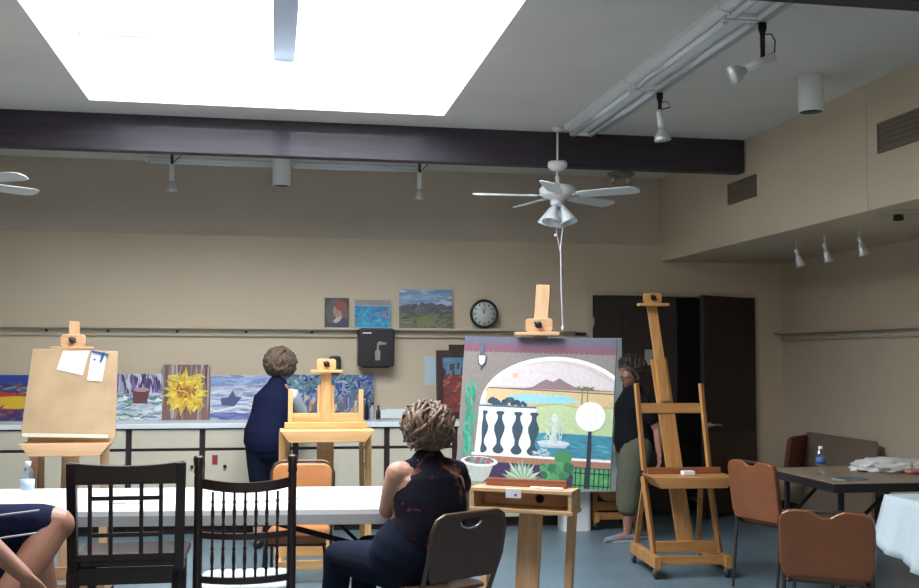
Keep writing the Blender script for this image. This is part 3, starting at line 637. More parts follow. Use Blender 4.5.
# small white card and tools on its tray
p = EB+rt @ V((-.01, -.322, .79)); b = MB(); b.box((0, 0, 0), (.085, .006, .05), bev=.001); b.idx = 1; b.box((.012, -.0035, -.008), (.012, .002, .012))
o = tag(b.obj('price_card', [M['paper'], M['red']], loc=p), 'small white card with a red mark on the painting easel tray', 'card'); o.rotation_euler = (.1, 0, AE)
p = EB+rt @ V((.18, -.27, .817)); b = MB(); b.box((0, 0, 0), (.13, .022, .012), bev=.004); o = tag(b.obj('chalk_stick', M['paper'], loc=p), 'long white stick at the right end of the painting easel tray', 'chalk'); o.rotation_euler = (0, 0, AE)
p = EB+rt @ V((.09, -.27, .817)); b = MB(); b.box((0, 0, 0), (.045, .022, .014), bev=.004); o = tag(b.obj('eraser', M['paper'], loc=p), 'little white eraser in the middle of the painting easel tray', 'eraser'); o.rotation_euler = (0, 0, AE)
# white packet on the right easel tray, brushes on the pale easel tray
b = MB(); b.box((0, 0, .0145), (.085, .06, .029), bev=.004); o = tag(b.obj('tissue_packet', M['paper'], loc=(2.82, 6.90, .702)), 'small white packet on the tray of the easel by the door', 'packet')
b = MB(); b.tube([(.12, 0, 0), (-.10, .02, 0)], .006, 8); o = tag(b.obj('paint_brush', M['black'], loc=(.50, 7.13, 1.008)), 'dark paint brush lying on the pale pine easel tray', 'brush')
b = MB(); b.box((0, 0, .008), (.05, .03, .016), bev=.004); o = tag(b.obj('pencil_sharpener', M['steel'], loc=(.56, 7.20, 1.002)), 'small metal sharpener on the pale pine easel tray', 'sharpener')

# white waste bin
t = thing('waste_bin', 'white waste bin on the floor below the terrace painting', 'bin', (2.62, 9.0, 0))
b = MB(); b.prism(rrect(-.125, -.11, .125, .11, .03), 0, .38, 'XY', bev=.004); b.obj('bin_body', M['white'], t)
b = MB(); b.prism(rrect(-.135, -.12, .135, .12, .03), .37, .395, 'XY', bev=.003); b.obj('bin_rim', M['white'], t)

# ------------------------------------------------------------------ tables
def folding_legs(t, x, y0, y1, ztop, m, brace, r=.013):
    b = MB(); b.tube([(x, y0, ztop), (x, y0, .012)], r); b.obj('leg', m, t)
    b = MB(); b.tube([(x, y1, ztop), (x, y1, .012)], r); b.obj('leg', m, t)
    b = MB(); b.tube([(x, y0, .30), (x, y1, .30)], r*.8); b.tube([(x, (y0+y1)/2, .34), (x+brace, (y0+y1)/2, ztop)], r*.8); b.obj('leg_brace', m, t)
t = thing('folding_table', 'long white folding table across the middle of the room', 'table', (-.38, 5.87, 0), math.radians(-5))
b = MB(); b.prism(rrect(-1.22, -.46, 1.22, .46, .06), .70, .742, 'XY', bev=.004); b.obj('tabletop', M['tabletop'], t)
b = MB(); b.box((0, -.455, .69), (2.34, .012, .05)); b.box((0, .455, .69), (2.34, .012, .05)); b.box((-1.2, 0, .69), (.012, .8, .05)); b.box((1.2, 0, .69), (.012, .8, .05)); b.obj('apron', M['tableedge'], t)
folding_legs(t, -1.02, -.36, .36, .70, M['blackmetal'], .38); folding_legs(t, 1.02, -.36, .36, .70, M['blackmetal'], -.38)
b = MB(); b.tube([(0.25, -.1, .665), (.98, -.30, .50)], .015); b.obj('table_brace', M['blackmetal'], t)
b = MB(); b.tube([(-.30, .0, 0), (.0, .01, .001), (.22, 0, 0)], [.004, .004, .002], 8); o = tag(b.obj('pencil', M['tableedge'], loc=(.30, 5.72, .747)), 'thin grey pencil lying on the long white table', 'pencil')
b = MB(); b.box((0, 0, .004), (.09, .04, .008), bev=.002); b.box((.10, -.01, .004), (.06, .01, .008), bev=.002); o = tag(b.obj('sketch_pen', M['tableedge'], loc=(-.78, 5.70, .742)), 'small grey pen set on the white table behind the lattice chair', 'pen')

def water_bottle(label, loc, hh, r):
    t = thing('water_bottle', label, 'bottle', loc)
    b = MB(); k = hh/.23
    b.lathe([(r*.8, 0), (r, .008*k), (r, .05*k), (r*.94, .055*k), (r, .06*k), (r, .10*k), (r*.94, .105*k), (r, .11*k), (r, .15*k), (r*.75, .185*k), (r*.38, .205*k), (r*.36, .213*k)]); b.obj('bottle_body', M['bottle'], t)
    b = MB(); b.lathe([(r*.42, .208*k), (r*.44, .23*k), (.001, .23*k)]); b.obj('bottle_cap', M['paper'], t)
    b = MB(); b.lathe([(r*1.01, .085*k), (r*1.01, .138*k)]); b.obj('bottle_label', M['bluelabel'] if r < .033 else mat('pale_label', (.5, .62, .72), .5), t)
water_bottle('clear water bottle on the left end of the white table', (-1.22, 5.68, .742), .225, .0335)
t = thing('card_table', 'brown topped folding table with black edge by the right wall', 'table', (0, 0, 0))
b = MB(); O = [(3.385, 5.97), (5.005, 5.94), (5.005, 6.98), (3.40, 6.90)]
b.prism(O, .708, .742, 'XY', bev=.003); b.idx = 1; b.prism([(3.382, 5.967), (5.006, 5.937), (5.006, 6.983), (3.397, 6.903)], .685, .737, 'XY'); b.obj('tabletop', [M['browntop'], M['black']], t)
for x, y in ((3.50, 6.10), (3.50, 6.80), (4.90, 6.10), (4.90, 6.85)):
    b = MB(); b.bar((x, y, .69), (x, y, 0), .03, .03); b.obj('leg', M['black'], t)
b = MB(); b.bar((3.50, 6.80, .40), (3.80, 6.80, .69), .02, .02); b.obj('leg_brace', M['black'], t)
b = MB(); b.bar((3.50, 6.10, .40), (3.85, 6.10, .69), .02, .02); b.obj('leg_brace', M['black'], t)
b = MB(); b.bar((4.9, 6.1, .4), (4.6, 6.1, .69), .02, .02); b.obj('leg_brace', M['black'], t)
water_bottle('small water bottle with blue label on the brown table', (3.56, 6.45, .742), .185, .0315)
b = MB(); b.prism(rrect(-.10, -.06, .10, .06, .012), 0, .009, 'XY', bev=.002); b.idx = 1; b.prism(rrect(-.09, -.05, .09, .05, .01), .0085, .0105, 'XY'); o = tag(b.obj('tablet_phone', [mat('pale_blue_case', (.25, .35, .40), .4), mat('dark_blue_screen', (.03, .07, .12), .2)], loc=(3.60, 6.16, .742)), 'flat blue phone lying near the edge of the brown table', 'phone'); o.rotation_euler = (0, 0, .15)
# crumpled bag
t = thing('plastic_bag', 'crumpled white plastic bag lying on the brown table', 'bag', (4.18, 6.60, .742))
b = MB(); t2 = bmesh.new(); bmesh.ops.create_icosphere(t2, subdivisions=5, radius=1)
from mathutils import noise
for v in t2.verts:
    n_ = noise.noise(v.co*2.6)*.22+noise.noise(v.co*7)*.10+abs(noise.noise(v.co*4+V((3, 1, 2))))*.2
    q = v.co*(1+n_); v.co = V((q.x*.27, q.y*.17, max(0, q.z*.055+.028)))
for f in t2.faces: f.smooth = True
b.merge(t2); b.obj('bag_film', M['bag'], t)
b = MB(); b.prism(rrect(-.10, -.05, .10, .04, .03), .006, .03, 'XY', bev=.008, m4=Matrix.Translation((.06, -.185, 0))); b.obj('food_packet', M['pink'], t)
# cloth covered table in the right foreground
t = thing('cloth_table', 'folding table under a white paper cloth at the right edge', 'table', (4.2, 4.95, 0))
b = MB(); b.prism(rrect(-.72, -.48, .72, .48, .03), .70, .732, 'XY', bev=.003); b.obj('tabletop', M['browntop'], t); folding_legs(t, -.6, -.38, .38, .70, M['blackmetal'], .3); folding_legs(t, .6, -.38, .38, .70, M['blackmetal'], -.3)
b = MB(); bm = b.bm
X0, X1, Y0, Y1, ZT = 3.425, 4.88, 4.45, 5.47, .738
per = []
N = 26
for k in range(N): per.append((X0, Y0+(Y1-Y0)*k/N, (-1, 0)))
for k in range(N): per.append((X0+(X1-X0)*k/N, Y1, (0, 1)))
for k in range(N): per.append((X1, Y1-(Y1-Y0)*k/N, (1, 0)))
for k in range(N): per.append((X1-(X1-X0)*k/N, Y0, (0, -1)))
rows = []
for j in range(9):
    fr = j/8; R_ = []
    for i, (x, y, n_) in enumerate(per):
        drop = .40+.03*math.sin(i*.7)
        if n_[0] < 0: drop = .43-.17*((y-Y0)/(Y1-Y0))**1.5
        if n_[1] > 0: drop = .27
        out = .012+fr*(.085+.022*math.sin(i*.9)+.012*math.sin(i*2.1))
        nx, ny = n_
        if i % N == 0: nx, ny = nx+per[i-1][2][0], ny+per[i-1][2][1]
        R_.append(bm.verts.new((x+nx*out, y+ny*out, ZT-fr*drop)))
    rows.append(R_)
bm.faces.new([v for v in rows[0]])
for a_, c_ in zip(rows, rows[1:]):
    for i in range(len(per)):
        f = bm.faces.new((a_[i], c_[i], c_[(i+1) % len(per)], a_[(i+1) % len(per)])); f.smooth = True
o = tag(b.obj('tablecloth', M['cloth']), 'white paper tablecloth hanging over the table at the right edge', 'tablecloth'); sm_ = o.modifiers.new('s', 'SOLIDIFY'); sm_.thickness = .0015; sm_.offset = 1
# folded table leaning against the right wall
t = thing('folded_table', 'taupe folded table standing on edge against the right wall', 'table', (4.83, 8.57, 0)); t.rotation_euler = (0, math.radians(5), 0)
b = MB(); b.prism(rrect(-.58, 0.01, .58, .83, .04), -.0, .03, 'YZ', bev=.004); b.obj('tabletop', M['brownside'], t)
b = MB(); b.bar((.045, -.45, .12), (.045, .45, .12), .02, .02); b.bar((.045, -.45, .70), (.045, .45, .70), .02, .02); b.obj('folded_leg', M['blackmetal'], t)

# ------------------------------------------------------------------ chairs
def lattice_chair(label, loc, rz):
    t = thing('lattice_chair', label, 'chair', loc, rz); e = M['espresso']
    for s in (-1, 1):
        b = MB(); b.bar((s*.205, -.21, .0), (s*.215, -.20, .60), .040, .040); b.bar((s*.215, -.20, .59), (s*.222, -.25, 1.055), .040, .030); b.obj('back_post', e, t)
        b = MB(); b.bar((s*.195, .20, 0), (s*.20, .20, .60), .038, .038); b.obj('front_leg', e, t)
    def by(z): return -.20-.05*max(0, z-.6)/.45
    b = MB(); n = 12; P0 = [(-.235+.47*k/n, 1.03+.018*((k/n-.5)*2)**2+.012) for k in range(n+1)]; P1 = [(-.205+.41*k/n, .965) for k in range(n, -1, -1)]
    b.prism(P0+P1, by(1.0)-.014, by(1.0)+.014, bev=.003); b.obj('top_rail', e, t)
    b = MB()
    for x in (-.148, -.064, .060, .140): b.bar((x, by(.62), .625), (x*1.0, by(.98), .975), .017, .014)
    b.box((-.003, by(.905), .905), (.30, .015, .017)); b.box((-.003, by(.75), .75), (.30, .015, .017)); b.obj('lattice', e, t)
    b = MB(); b.box((0, by(.65), .655), (.40, .022, .03), bev=.003); b.obj('lower_rail', e, t)
    b = MB(); b.prism(rrect(-.235, -.20, .235, .26, .05), .612, .640, 'XY', bev=.008); b.obj('seat', e, t)
    b = MB(); b.box((0, -.195, .575), (.39, .02, .07), bev=.002); b.box((0, .20, .575), (.37, .02, .07), bev=.002)
    for s in (-1, 1): b.box((s*.205, 0, .575), (.02, .37, .07), bev=.002)
    b.obj('apron', e, t)
    b = MB(); b.box((0, .20, .20), (.37, .02, .03)); b.box((0, -.21, .28), (.37, .02, .03))
    for s in (-1, 1): b.box((s*.20, 0, .24), (.02, .39, .03))
    b.obj('stretcher', e, t)
    return t
lattice_chair('dark lattice backed wooden chair at the left before the white table', (-.60, 4.88, 0), 0)

def spindle_chair(label, loc, rz):
    t = thing('spindle_chair', label, 'chair', loc, rz); e = M['mahogany']
    def bow(x): return -.03*(1-(x/.2)**2)
    for s in (-1, 1):
        b = MB(); x = s*.200
        b.tube([(x, -.20, 0), (x, -.195, .45), (x, -.215, .80), (x, -.235, .985)], [.016, .021, .019, .019], 14)
        b.lathe([(.019, .0), (.014, .012), (.022, .03), (.019, .05), (.024, .085), (.020, .098), (.001, .10)], 14, o=(x, -.235, .975)); b.obj('back_post', e, t)
        b = MB(); b.lathe([(.014, 0), (.018, .08), (.022, .2), (.016, .24), (.023, .28), (.023, .44)], 14, o=(s*.185, .20, 0)); b.obj('front_leg', e, t)
    def railp(z0, z1, y, name, sag):
        b = MB(); n = 10; prev = None
        for k in range(n):
            xa, xb = -.195+.39*k/n, -.195+.39*(k+1)/n
            xm = (xa+xb)/2; zz = (xm/.2)**2*sag
            b.bar((xa-.001, y+bow(xa), (z0+z1)/2+(xa/.2)**2*sag), (xb+.001, y+bow(xb), (z0+z1)/2+(xb/.2)**2*sag), .018, z1-z0, (0, 0, 1), 0)
        b.obj(name, e, t)
    def railbox(z0, z1, y, name, sag, th=.018):
        b = MB(); bm = b.bm; n = 12; R = []
        for k in range(n+1):
            x = -.197+.394*k/n; z = sag*(x/.2)**2; yy = y+bow(x)
            R.append([bm.verts.new((x, yy-th/2, z0+z)), bm.verts.new((x, yy+th/2, z0+z)), bm.verts.new((x, yy+th/2, z1+z)), bm.verts.new((x, yy-th/2, z1+z))])
        for a_, c_ in zip(R, R[1:]):
            for q in range(4): bm.faces.new((a_[q], a_[(q+1) % 4], c_[(q+1) % 4], c_[q]))
        bm.faces.new(R[0]); bm.faces.new(R[-1][::-1]); b.obj(name, e, t)
    railbox(.915, .958, -.228, 'crest_rail', .022); railbox(.712, .738, -.208, 'middle_rail', .008); railbox(.520, .548, -.20, 'lower_rail', .008)
    for k in range(7):
        x = -.138+.046*k; b = MB(); prof = []
        for z0, z1 in ((.545, .715), (.735, .92)):
            L = z1-z0; y0, y1 = -.20+bow(x)-.03*(z0-.53)/.4, -.20+bow(x)-.03*(z1-.53)/.4
            P = [(z0, .0055), (z0+L*.2, .0055), (z0+L*.24, .009), (z0+L*.28, .0055), (z0+L*.5, .0085), (z0+L*.72, .0055), (z0+L*.76, .009), (z0+L*.8, .0055), (z1, .0055)]
            b.ring_tube([(x, y0+(y1-y0)*(z-z0)/L, z) for z, r in P], [r for z, r in P], 10, round_=False)
        b.obj('spindle', e, t)
    b = MB(); b.prism(rrect(-.215, -.20, .215, .24, .06), .425, .455, 'XY', bev=.008); b.obj('seat', e, t)
    b = MB(); b.prism(rrect(-.205, -.185, .205, .235, .07), .455, .50, 'XY', bev=.018); b.obj('seat_cushion', M['cushion'], t)
    b = MB()
    for s in (-1, 1): b.tube([(s*.19, .2, .22), (s*.2, -.197, .22)], .010)
    b.tube([(-.19, 0, .22), (.19, 0, .22)], .010); b.obj('stretcher', e, t)
    return t
spindle_chair('dark spindle backed wooden chair with grey cushion before the white table', (-.11, 4.93, 0), 0)

def vinyl_chair(name, label, loc, rz, m, frame='bronze', H=.82, w=.205, notch=True, wrap=True, tilt=.14):
    """metal tube chair: padded back and seat on a bent frame; front towards +Y"""
    t = thing(name, label, 'chair', loc, rz); fm = M[frame]
    def by(z): return -.20-tilt*(z-.44)
    r = .0095
    for s in (-1, 1):
        b = MB(); b.tube([(s*(w-.01), -.24, .012), (s*(w-.01), -.215, .25), (s*(w-.01), -.20, .44), (s*w, by(.62), .62), (s*w, by(H-.07), H-.07), (s*(w-.02), by(H-.02), H-.02), (s*(w-.06), by(H), H)], r); b.obj('back_frame', fm, t)
        b = MB(); b.tube([(s*(w-.01), .25, .012), (s*(w-.015), .22, .25), (s*(w-.02), .20, .40), (s*(w-.03), .15, .425), (s*(w-.03), -.18, .43)], r); b.obj('leg', fm, t)
    b = MB(); b.tube([(-(w-.06), by(H), H), (w-.06, by(H), H)], r); b.obj('top_tube', fm, t)
    b = MB(); zb = .46; x = w+(.006 if wrap else -.008); HH = H+.018 if wrap else H
    O = [(-x+.02, zb), (x-.02, zb)]+[(x, zb+.06), (x, HH-.06), (x-.015, HH-.03), (x-.045, HH-.014)]
    if notch: O += [(.085, HH-.010), (.055, HH-.020), (.02, HH-.042), (-.02, HH-.042), (-.055, HH-.020), (-.085, HH-.010)]
    O += [(-x+.045, HH-.014), (-x+.015, HH-.03), (-x, HH-.06), (-x, zb+.06)]
    sh = Matrix(((1, 0, 0, 0), (0, 1, -tilt, -.20+tilt*.44), (0, 0, 1, 0), (0, 0, 0, 1)))
    b.prism(O, -.018, .026, bev=.010, m4=sh); b.obj('backrest', m, t)
    b = MB(); b.prism(rrect(-w+.01, -.19, w-.01, .235, .06), .435, .485, 'XY', bev=.018); b.obj('seat', m, t)
    b = MB(); b.tube([(-w+.02, .18, .425), (w-.02, .18, .425)], r); b.obj('seat_frame', fm, t)
    b = MB(); b.tube([(-w+.02, -.16, .43), (w-.02, -.16, .43)], r); b.obj('seat_frame', fm, t)
    return t
vinyl_chair('vinyl_chair', 'shiny tan vinyl chair facing us behind the white table', (.16, 6.36, 0), PI-.12, M['tan'], H=.86, w=.19, notch=False, wrap=False)
vinyl_chair('vinyl_chair', 'rust orange vinyl chair facing right beside the easel by the door', (3.29, 6.48, 0), math.radians(-72), M['orange'], H=.835, w=.205)
vinyl_chair('vinyl_chair', 'rust orange vinyl chair seen from behind in the right foreground', (2.725, 4.86, 0), math.radians(-33), M['orange'], H=.775, w=.21)
vinyl_chair('vinyl_chair', 'dark red vinyl chair in the corner left of the folded table', (4.60, 9.20, 0), math.radians(40), M['darkred'], H=.79, w=.20)

def folding_chair(label, loc, rz, H=.80, w=.215):
    t = thing('folding_chair', label, 'chair', loc, rz); fm = M['bronze']; tilt = .20
    def by(z): return -.16-tilt*(z-.44)
    for s in (-1, 1):
        b = MB(); b.tube([(s*(w-.01), .24, .012), (s*(w-.01), -.16+.05, .40), (s*w, by(.60), .60), (s*w, by(H-.07), H-.07), (s*(w-.02), by(H-.02), H-.02), (s*(w-.06), by(H), H)], .0115); b.obj('back_frame', fm, t)
        b = MB(); b.tube([(s*(w-.035), -.30, .012), (s*(w-.035), .10, .44)], .011); b.obj('leg', fm, t)
    b = MB(); b.tube([(-(w-.06), by(H), H), (w-.06, by(H), H)], .0115); b.obj('top_tube', M['brownsteel'], t)
    b = MB(); x = w-.006; zb = .50
    # panel with a handle slot just under its top edge, built as strips around the slot
    sh = Matrix(((1, 0, 0, 0), (0, 1, -tilt, -.16+tilt*.44), (0, 0, 1, 0), (0, 0, 0, 1)))
    sl = [(-.060, H-.035), (-.052, H-.052), (-.03, H-.062), (0, H-.065), (.03, H-.062), (.052, H-.052), (.060, H-.035)]
    b.prism([(-x+.02, zb), (x-.02, zb), (x, zb+.04), (x, H-.035)]+sl[::-1]+[(-x, H-.035), (-x, zb+.04)], -.006, .006, m4=sh)
    b.prism([(-.060, H-.035), (-x, H-.035), (-x+.02, H-.012), (-x+.05, H-.002), (x-.05, H-.002), (x-.02, H-.012), (x, H-.035), (.060, H-.035), (.05, H-.022), (-.05, H-.022)], -.006, .006, m4=sh)
    b.obj('backrest', M['brownsteel'], t)
    b = MB(); b.tube([(-.062, by(H-.04)-.008, H-.036), (-.052, by(H-.05)-.008, H-.053), (-.03, by(H-.06)-.008, H-.063), (0, by(H-.06)-.008, H-.066), (.03, by(H-.06)-.008, H-.063), (.052, by(H-.05)-.008, H-.053), (.062, by(H-.04)-.008, H-.036)], .004, 8); b.obj('handle_rim', M['steel'], t, 'bright metal rim of the handle slot')
    b = MB(); b.prism(rrect(-w+.03, -.14, w-.03, .24, .05), .435, .455, 'XY', bev=.008); b.obj('seat', M['brownsteel'], t)
    b = MB(); b.tube([(-w+.03, -.22, .10), (w-.03, -.22, .10)], .008); b.tube([(-w+.02, .20, .06), (w-.02, .20, .06)], .008); b.obj('stretcher', fm, t)
    return t
folding_chair('brown steel folding chair with handle slot behind the seated woman', (.775, 4.91, 0), math.radians(30))

# ------------------------------------------------------------------ people
def frame3(fwd, up=(0, 0, 1)):
    f = V(fwd).normalized(); r = f.cross(V(up)).normalized(); u = r.cross(f)
    return Matrix((r, f, u)).transposed()            # columns: right, forward, up
def head(b, c, fwd, up=(0, 0, 1), s=1.):
    R = frame3(fwd, up); c = V(c)
    def E(p, r, rx=0): b.ell(c+R @ (V(p)*s), tuple(q*s for q in r), (R @ Matrix.Rotation(rx, 3, 'X')) if rx else R)
    E((0, -.012, .022), (.074, .093, .086)); E((0, .018, -.035), (.058, .070, .072)); E((0, .050, -.078), (.032, .034, .026))
    E((0, .030, -.010), (.064, .064, .060)); E((0, .082, .030), (.050, .014, .012)); 
    b.ring_tube([c+R @ (V(p)*s) for p in ((0, .088, .022), (0, .104, -.008), (0, .112, -.022))], [.007*s, .010*s, .012*s], 10)
    E((.012, .096, -.024), (.009, .012, .007)); E((-.012, .096, -.024), (.009, .012, .007))
    E((0, .084, -.050), (.024, .014, .007)); E((0, .082, -.059), (.021, .013, .007))
    for q in (-1, 1):
        E((q*.036, .074, -.022), (.022, .016, .018)); E((q*.075, -.004, -.004), (.008, .018, .030))
def face_parts(t, c, fwd, up=(0, 0, 1), s=1.):
    R = frame3(fwd, up); c = V(c)
    for q in (-1, 1):
        b = MB(); b.ell(c+R @ (V((q*.030, .079, .010))*s), (.013*s, .012*s, .009*s), R); e = b.obj('eye', M['eye'], t)
        b = MB(); b.ell(c+R @ (V((q*.030, .090, .010))*s), (.0055*s, .003*s, .0055*s), R); b.obj('iris', M['darktrim'], e)
        b = MB(); b.ring_tube([c+R @ (V(p)*s) for p in ((q*.014, .092, .027), (q*.032, .089, .032), (q*.048, .078, .027))], [.003*s, .004*s, .002*s], 8); b.obj('eyebrow', M['hair_dark'], t)
    b = MB(); b.ell(c+R @ (V((0, .094, -.0545))*s), (.022*s, .006*s, .006*s), R); b.obj('mouth', M['lip'], t)
def hair(t, c, fwd, m, n, L, s=1., vol=.022, curl=.5, low=-.07, seed=1, face=.2, rl=.009, thick=1., back=False):
    """locks laid over the skull from the crown outwards"""
    R = frame3(fwd); c = V(c); r = random.Random(seed); b = MB()
    b.ell(c+R @ (V((0, -.022, .030))*s), ((.080+vol*.5)*s, (.095+vol*.4)*s, (.087+vol*.5)*s), R); b.ell(c+R @ (V((0, -.045, -.02))*s), ((.070+vol*.5)*s, (.068+vol*.4)*s, (.080)*s), R)
    for _ in range(n):
        th = r.uniform(0, 2*PI); el = r.uniform(-.5, 1.45)
        d = V((math.cos(th)*math.cos(el), math.sin(th)*math.cos(el), math.sin(el)))
        if d.y > .25 and d.z < .62-.3*face: continue
        if d.y > 0 and d.z < -.1: continue
        if back and d.y > .02 and d.z < .70: continue
        P = []; dd = d.copy(); w_ = r.uniform(-1, 1)
        for k in range(5):
            q = V((dd.x*(.084+vol), -.020+dd.y*(.098+vol), .026+dd.z*(.090+vol)))
            q += V((r.uniform(-1, 1), r.uniform(-1, 1), r.uniform(-1, 1)))*.006*curl
            if back and q.y > .0 and q.z < .075: q.y = min(q.y, .03); q.z = max(q.z, .045) if q.y > .005 else q.z
            if back and q.y > .075: q.y = .075
            if q.z < low: q.z = low+r.uniform(-.01, .01)
            P.append(c+R @ (q*s))
            dd = (dd+V((math.cos(th+1.5)*.25*w_*curl, math.sin(th+1.5)*.25*w_*curl, -L))).normalized()
        rr = rl*r.uniform(.7, 1.3)*thick
        b.ring_tube(P, [rr*.6*s, rr*s, rr*s, rr*.8*s, rr*.3*s], 6)
    b.obj('hair', m, t)
def hand(b, wr, d, n_, side=1, curl=.5, s=1.):
    """palm, four unequal bent fingers and a thumb; d = pointing direction, n_ = palm normal"""
    wr = V(wr); d = V(d).normalized(); n_ = V(n_); n_ = (n_-d*n_.dot(d)).normalized(); x = d.cross(n_)*side
    b.ring_tube([wr, wr+d*.045*s, wr+d*.085*s], [(.026*s, .017*s), (.038*s, .015*s), (.040*s, .013*s)], 14, side=x)
    for k, L in enumerate((.068, .078, .072, .056)):
        o = (-.030+.020*k)*s; p0 = wr+d*.075*s+x*o; P = [p0]; a = 0; q = p0
        for j, f in enumerate((.45, .32, .25)):
            a += curl*(.5 if j == 0 else .8); dirv = d*math.cos(a)+n_*math.sin(a); q = q+dirv*L*f*s*1.1; P.append(q)
        b.ring_tube(P, [.0095*s, .009*s, .0085*s, .0075*s], 10)
    p0 = wr+d*.022*s-x*.026*s; p1 = p0+(d*.6-x*.75+n_*.25).normalized()*.036*s; p2 = p1+(d*.9-x*.25+n_*(.3+curl*.3)).normalized()*.030*s; p3 = p2+(d*.95+n_*(.3+curl*.3)).normalized()*.024*s
    b.ring_tube([p0, p1, p2, p3], [.013*s, .012*s, .010*s, .008*s], 10)

# seated woman, seen from behind, at the right end of the white table
t = thing('person', 'person seated at the white table in a dark sleeveless floral top, seen from behind', 'person', (0, 0, 0))
hc = V((.728, 5.02, 1.142)); hf = V((-.45, .9, -.18))
sh = V((-.93, -.36, 0)).normalized()                 # her left shoulder direction
N0 = V((.73, 5.01, 1.06)); CH = V((.745, 4.99, .93)); WA = V((.735, 4.97, .70)); HP = V((.66, 4.99, .555))
LS = V((.585, 4.965, .955)); RS = V((.885, 5.03, .945))
LE = V((.545, 5.05, .775)); LW = V((.565, 5.27, .778)); RE = V((.93, 5.17, .76)); RW = V((.78, 5.34, .782))
LH = V((.56, 5.00, .52)); RH = V((.74, 5.06, .52)); LK = V((.335, 5.30, .52)); RK = V((.49, 5.44, .52)); LA = V((.30, 5.40, .10)); RA = V((.46, 5.55, .10))
sd = (RS-LS).normalized()
def swb(b, g=0., torso=True, arms=True, legs=True, hd=True):
    if torso:
        b.ring_tube([HP, V((.70, 4.975, .64)), WA+V((0, 0, .02)), V((.742, 4.98, .82)), CH, V((.735, 4.995, .985))], [(.180+g, .14+g), (.178+g, .132+g), (.168+g, .125+g), (.176+g, .122+g), (.170+g, .108+g), (.10+g, .078+g)], 24, side=sd)
swfwd = (V((-.5, .87, 0))).normalized()
b = MB(); swb(b)
b.ring_tube([V((.735, 4.995, .98)), N0, hc+V((0, 0, -.06))], [.062, .052, .052], 16); head(b, hc, hf, s=1.0)
b.ring_tube([V((.68, 4.98, .955)), LS], [.062, .056], 14); b.ring_tube([V((.80, 5.0, .955)), RS], [.062, .054], 14)
b.ring_tube([LS, (LS+LE)/2, LE], [.058, .052, .040], 14); b.ring_tube([LE, (LE+LW)/2, LW], [.040, .036, .025], 14)
b.ring_tube([RS, (RS+RE)/2, RE], [.055, .049, .038], 14); b.ring_tube([RE, (RE+RW)/2, RW], [.038, .035, .025], 14)
hand(b, LW, (.25, 1, -.03), (0, 0, -1), 1, .3); hand(b, RW, (-.6, .8, -.05), (0, 0, -1), -1, .35)
for a_, k_, n_ in ((LH, LK, LA), (RH, RK, RA)):
    b.ring_tube([a_, (a_+k_)/2, k_], [.088, .080, .058], 16); b.ring_tube([k_, (k_*.65+n_*.35), n_], [.056, .053, .034], 14)
    b.ring_tube([n_+V((0, 0, -.04)), n_+swfwd*.10+V((0, 0, -.065)), n_+swfwd*.18+V((0, 0, -.07))], [.034, .032, .024], 12)
fused(b, 'body', M['skin'], t, .006, 3)
g = .010
b = MB(); b.ring_tube([V((.685, 4.985, .60)), V((.70, 4.975, .64)), WA+V((0, 0, .02)), V((.742, 4.98, .82)), CH, V((.735, 4.995, 1.0))], [(.192, .150), (.190, .142), (.180, .135), (.184, .130), (.160, .118), (.085, .080)], 26, side=sd)
b.ring_tube([V((.70, 4.985, .972)), V((.635, 4.978, .958))], [.066, .060], 14); b.ring_tube([V((.78, 5.0, .968)), V((.88, 5.025, .945)), V((.90, 5.06, .89))], [.068, .064, .058], 14)
fused(b, 'sleeveless_top', M['floral'], t, .008, 3, 'dark sleeveless top with small red and yellow flowers')
b = MB(); b.ring_tube([V((.64, 4.99, .53)), V((.67, 4.985, .60)), V((.70, 4.975, .66))], [(.205, .158), (.203, .158), (.180, .138)], 26, side=sd)
for a_, k_, n_ in ((LH, LK, LA), (RH, RK, RA)):
    b.ring_tube([a_, (a_+k_)/2, k_], [.108, .098, .074], 16); b.ring_tube([k_, k_*.6+n_*.4, k_*.18+n_*.82], [.072, .068, .058], 14)
fused(b, 'trousers', M['darkjean'], t, .010, 3)
for n_ in (LA, RA):
    b = MB(); b.ring_tube([n_+V((0, 0, -.055))-swfwd*.03, n_+swfwd*.08+V((0, 0, -.062)), n_+swfwd*.19+V((0, 0, -.072))], [(.036, .040), (.040, .034), (.032, .024)], 14); b.obj('shoe', M['black'], t)
hair(t, hc, hf, M['hair_blond'], 460, .42, 1.0, .018, 3.4, -.125, 3, .2, .0105)

# woman in the navy vest at the counter
t = thing('person', 'person in a navy vest and pale sleeves standing at the counter', 'person', (0, 0, 0))
hc = V((.06, 8.62, 1.425)); hf = V((.55, .85, -.35)); sd = V((1, -.25, 0)).normalized()
b = MB()
b.ring_tube([V((-.03, 8.55, .80)), V((-.04, 8.53, .90)), V((-.02, 8.54, 1.02)), V((.01, 8.56, 1.16)), V((.03, 8.58, 1.25))], [(.155, .11), (.16, .12), (.14, .10), (.155, .105), (.10, .08)], 20, side=sd)
b.ring_tube([V((.03, 8.58, 1.24)), V((.05, 8.60, 1.34))], [.055, .05], 14); head(b, hc, hf)
RSv = V((.165, 8.57, 1.19)); REv = V((.245, 8.70, 1.01)); RWv = V((.27, 8.95, .99)); LSv = V((-.08, 8.62, 1.18)); LEv = V((-.09, 8.84, 1.04)); LWv = V((0, 9.04, .995))
for S_, E_, W_, sg in ((RSv, REv, RWv, 1), (LSv, LEv, LWv, -1)):
    b.ring_tube([V((.03, 8.58, 1.21)), S_, (S_+E_)/2, E_], [.06, .052, .046, .036], 14); b.ring_tube([E_, (E_+W_)/2, W_], [.036, .033, .024], 14); hand(b, W_, (0, 1, -.2), (0, 0, -1), sg, .4)
LG = []
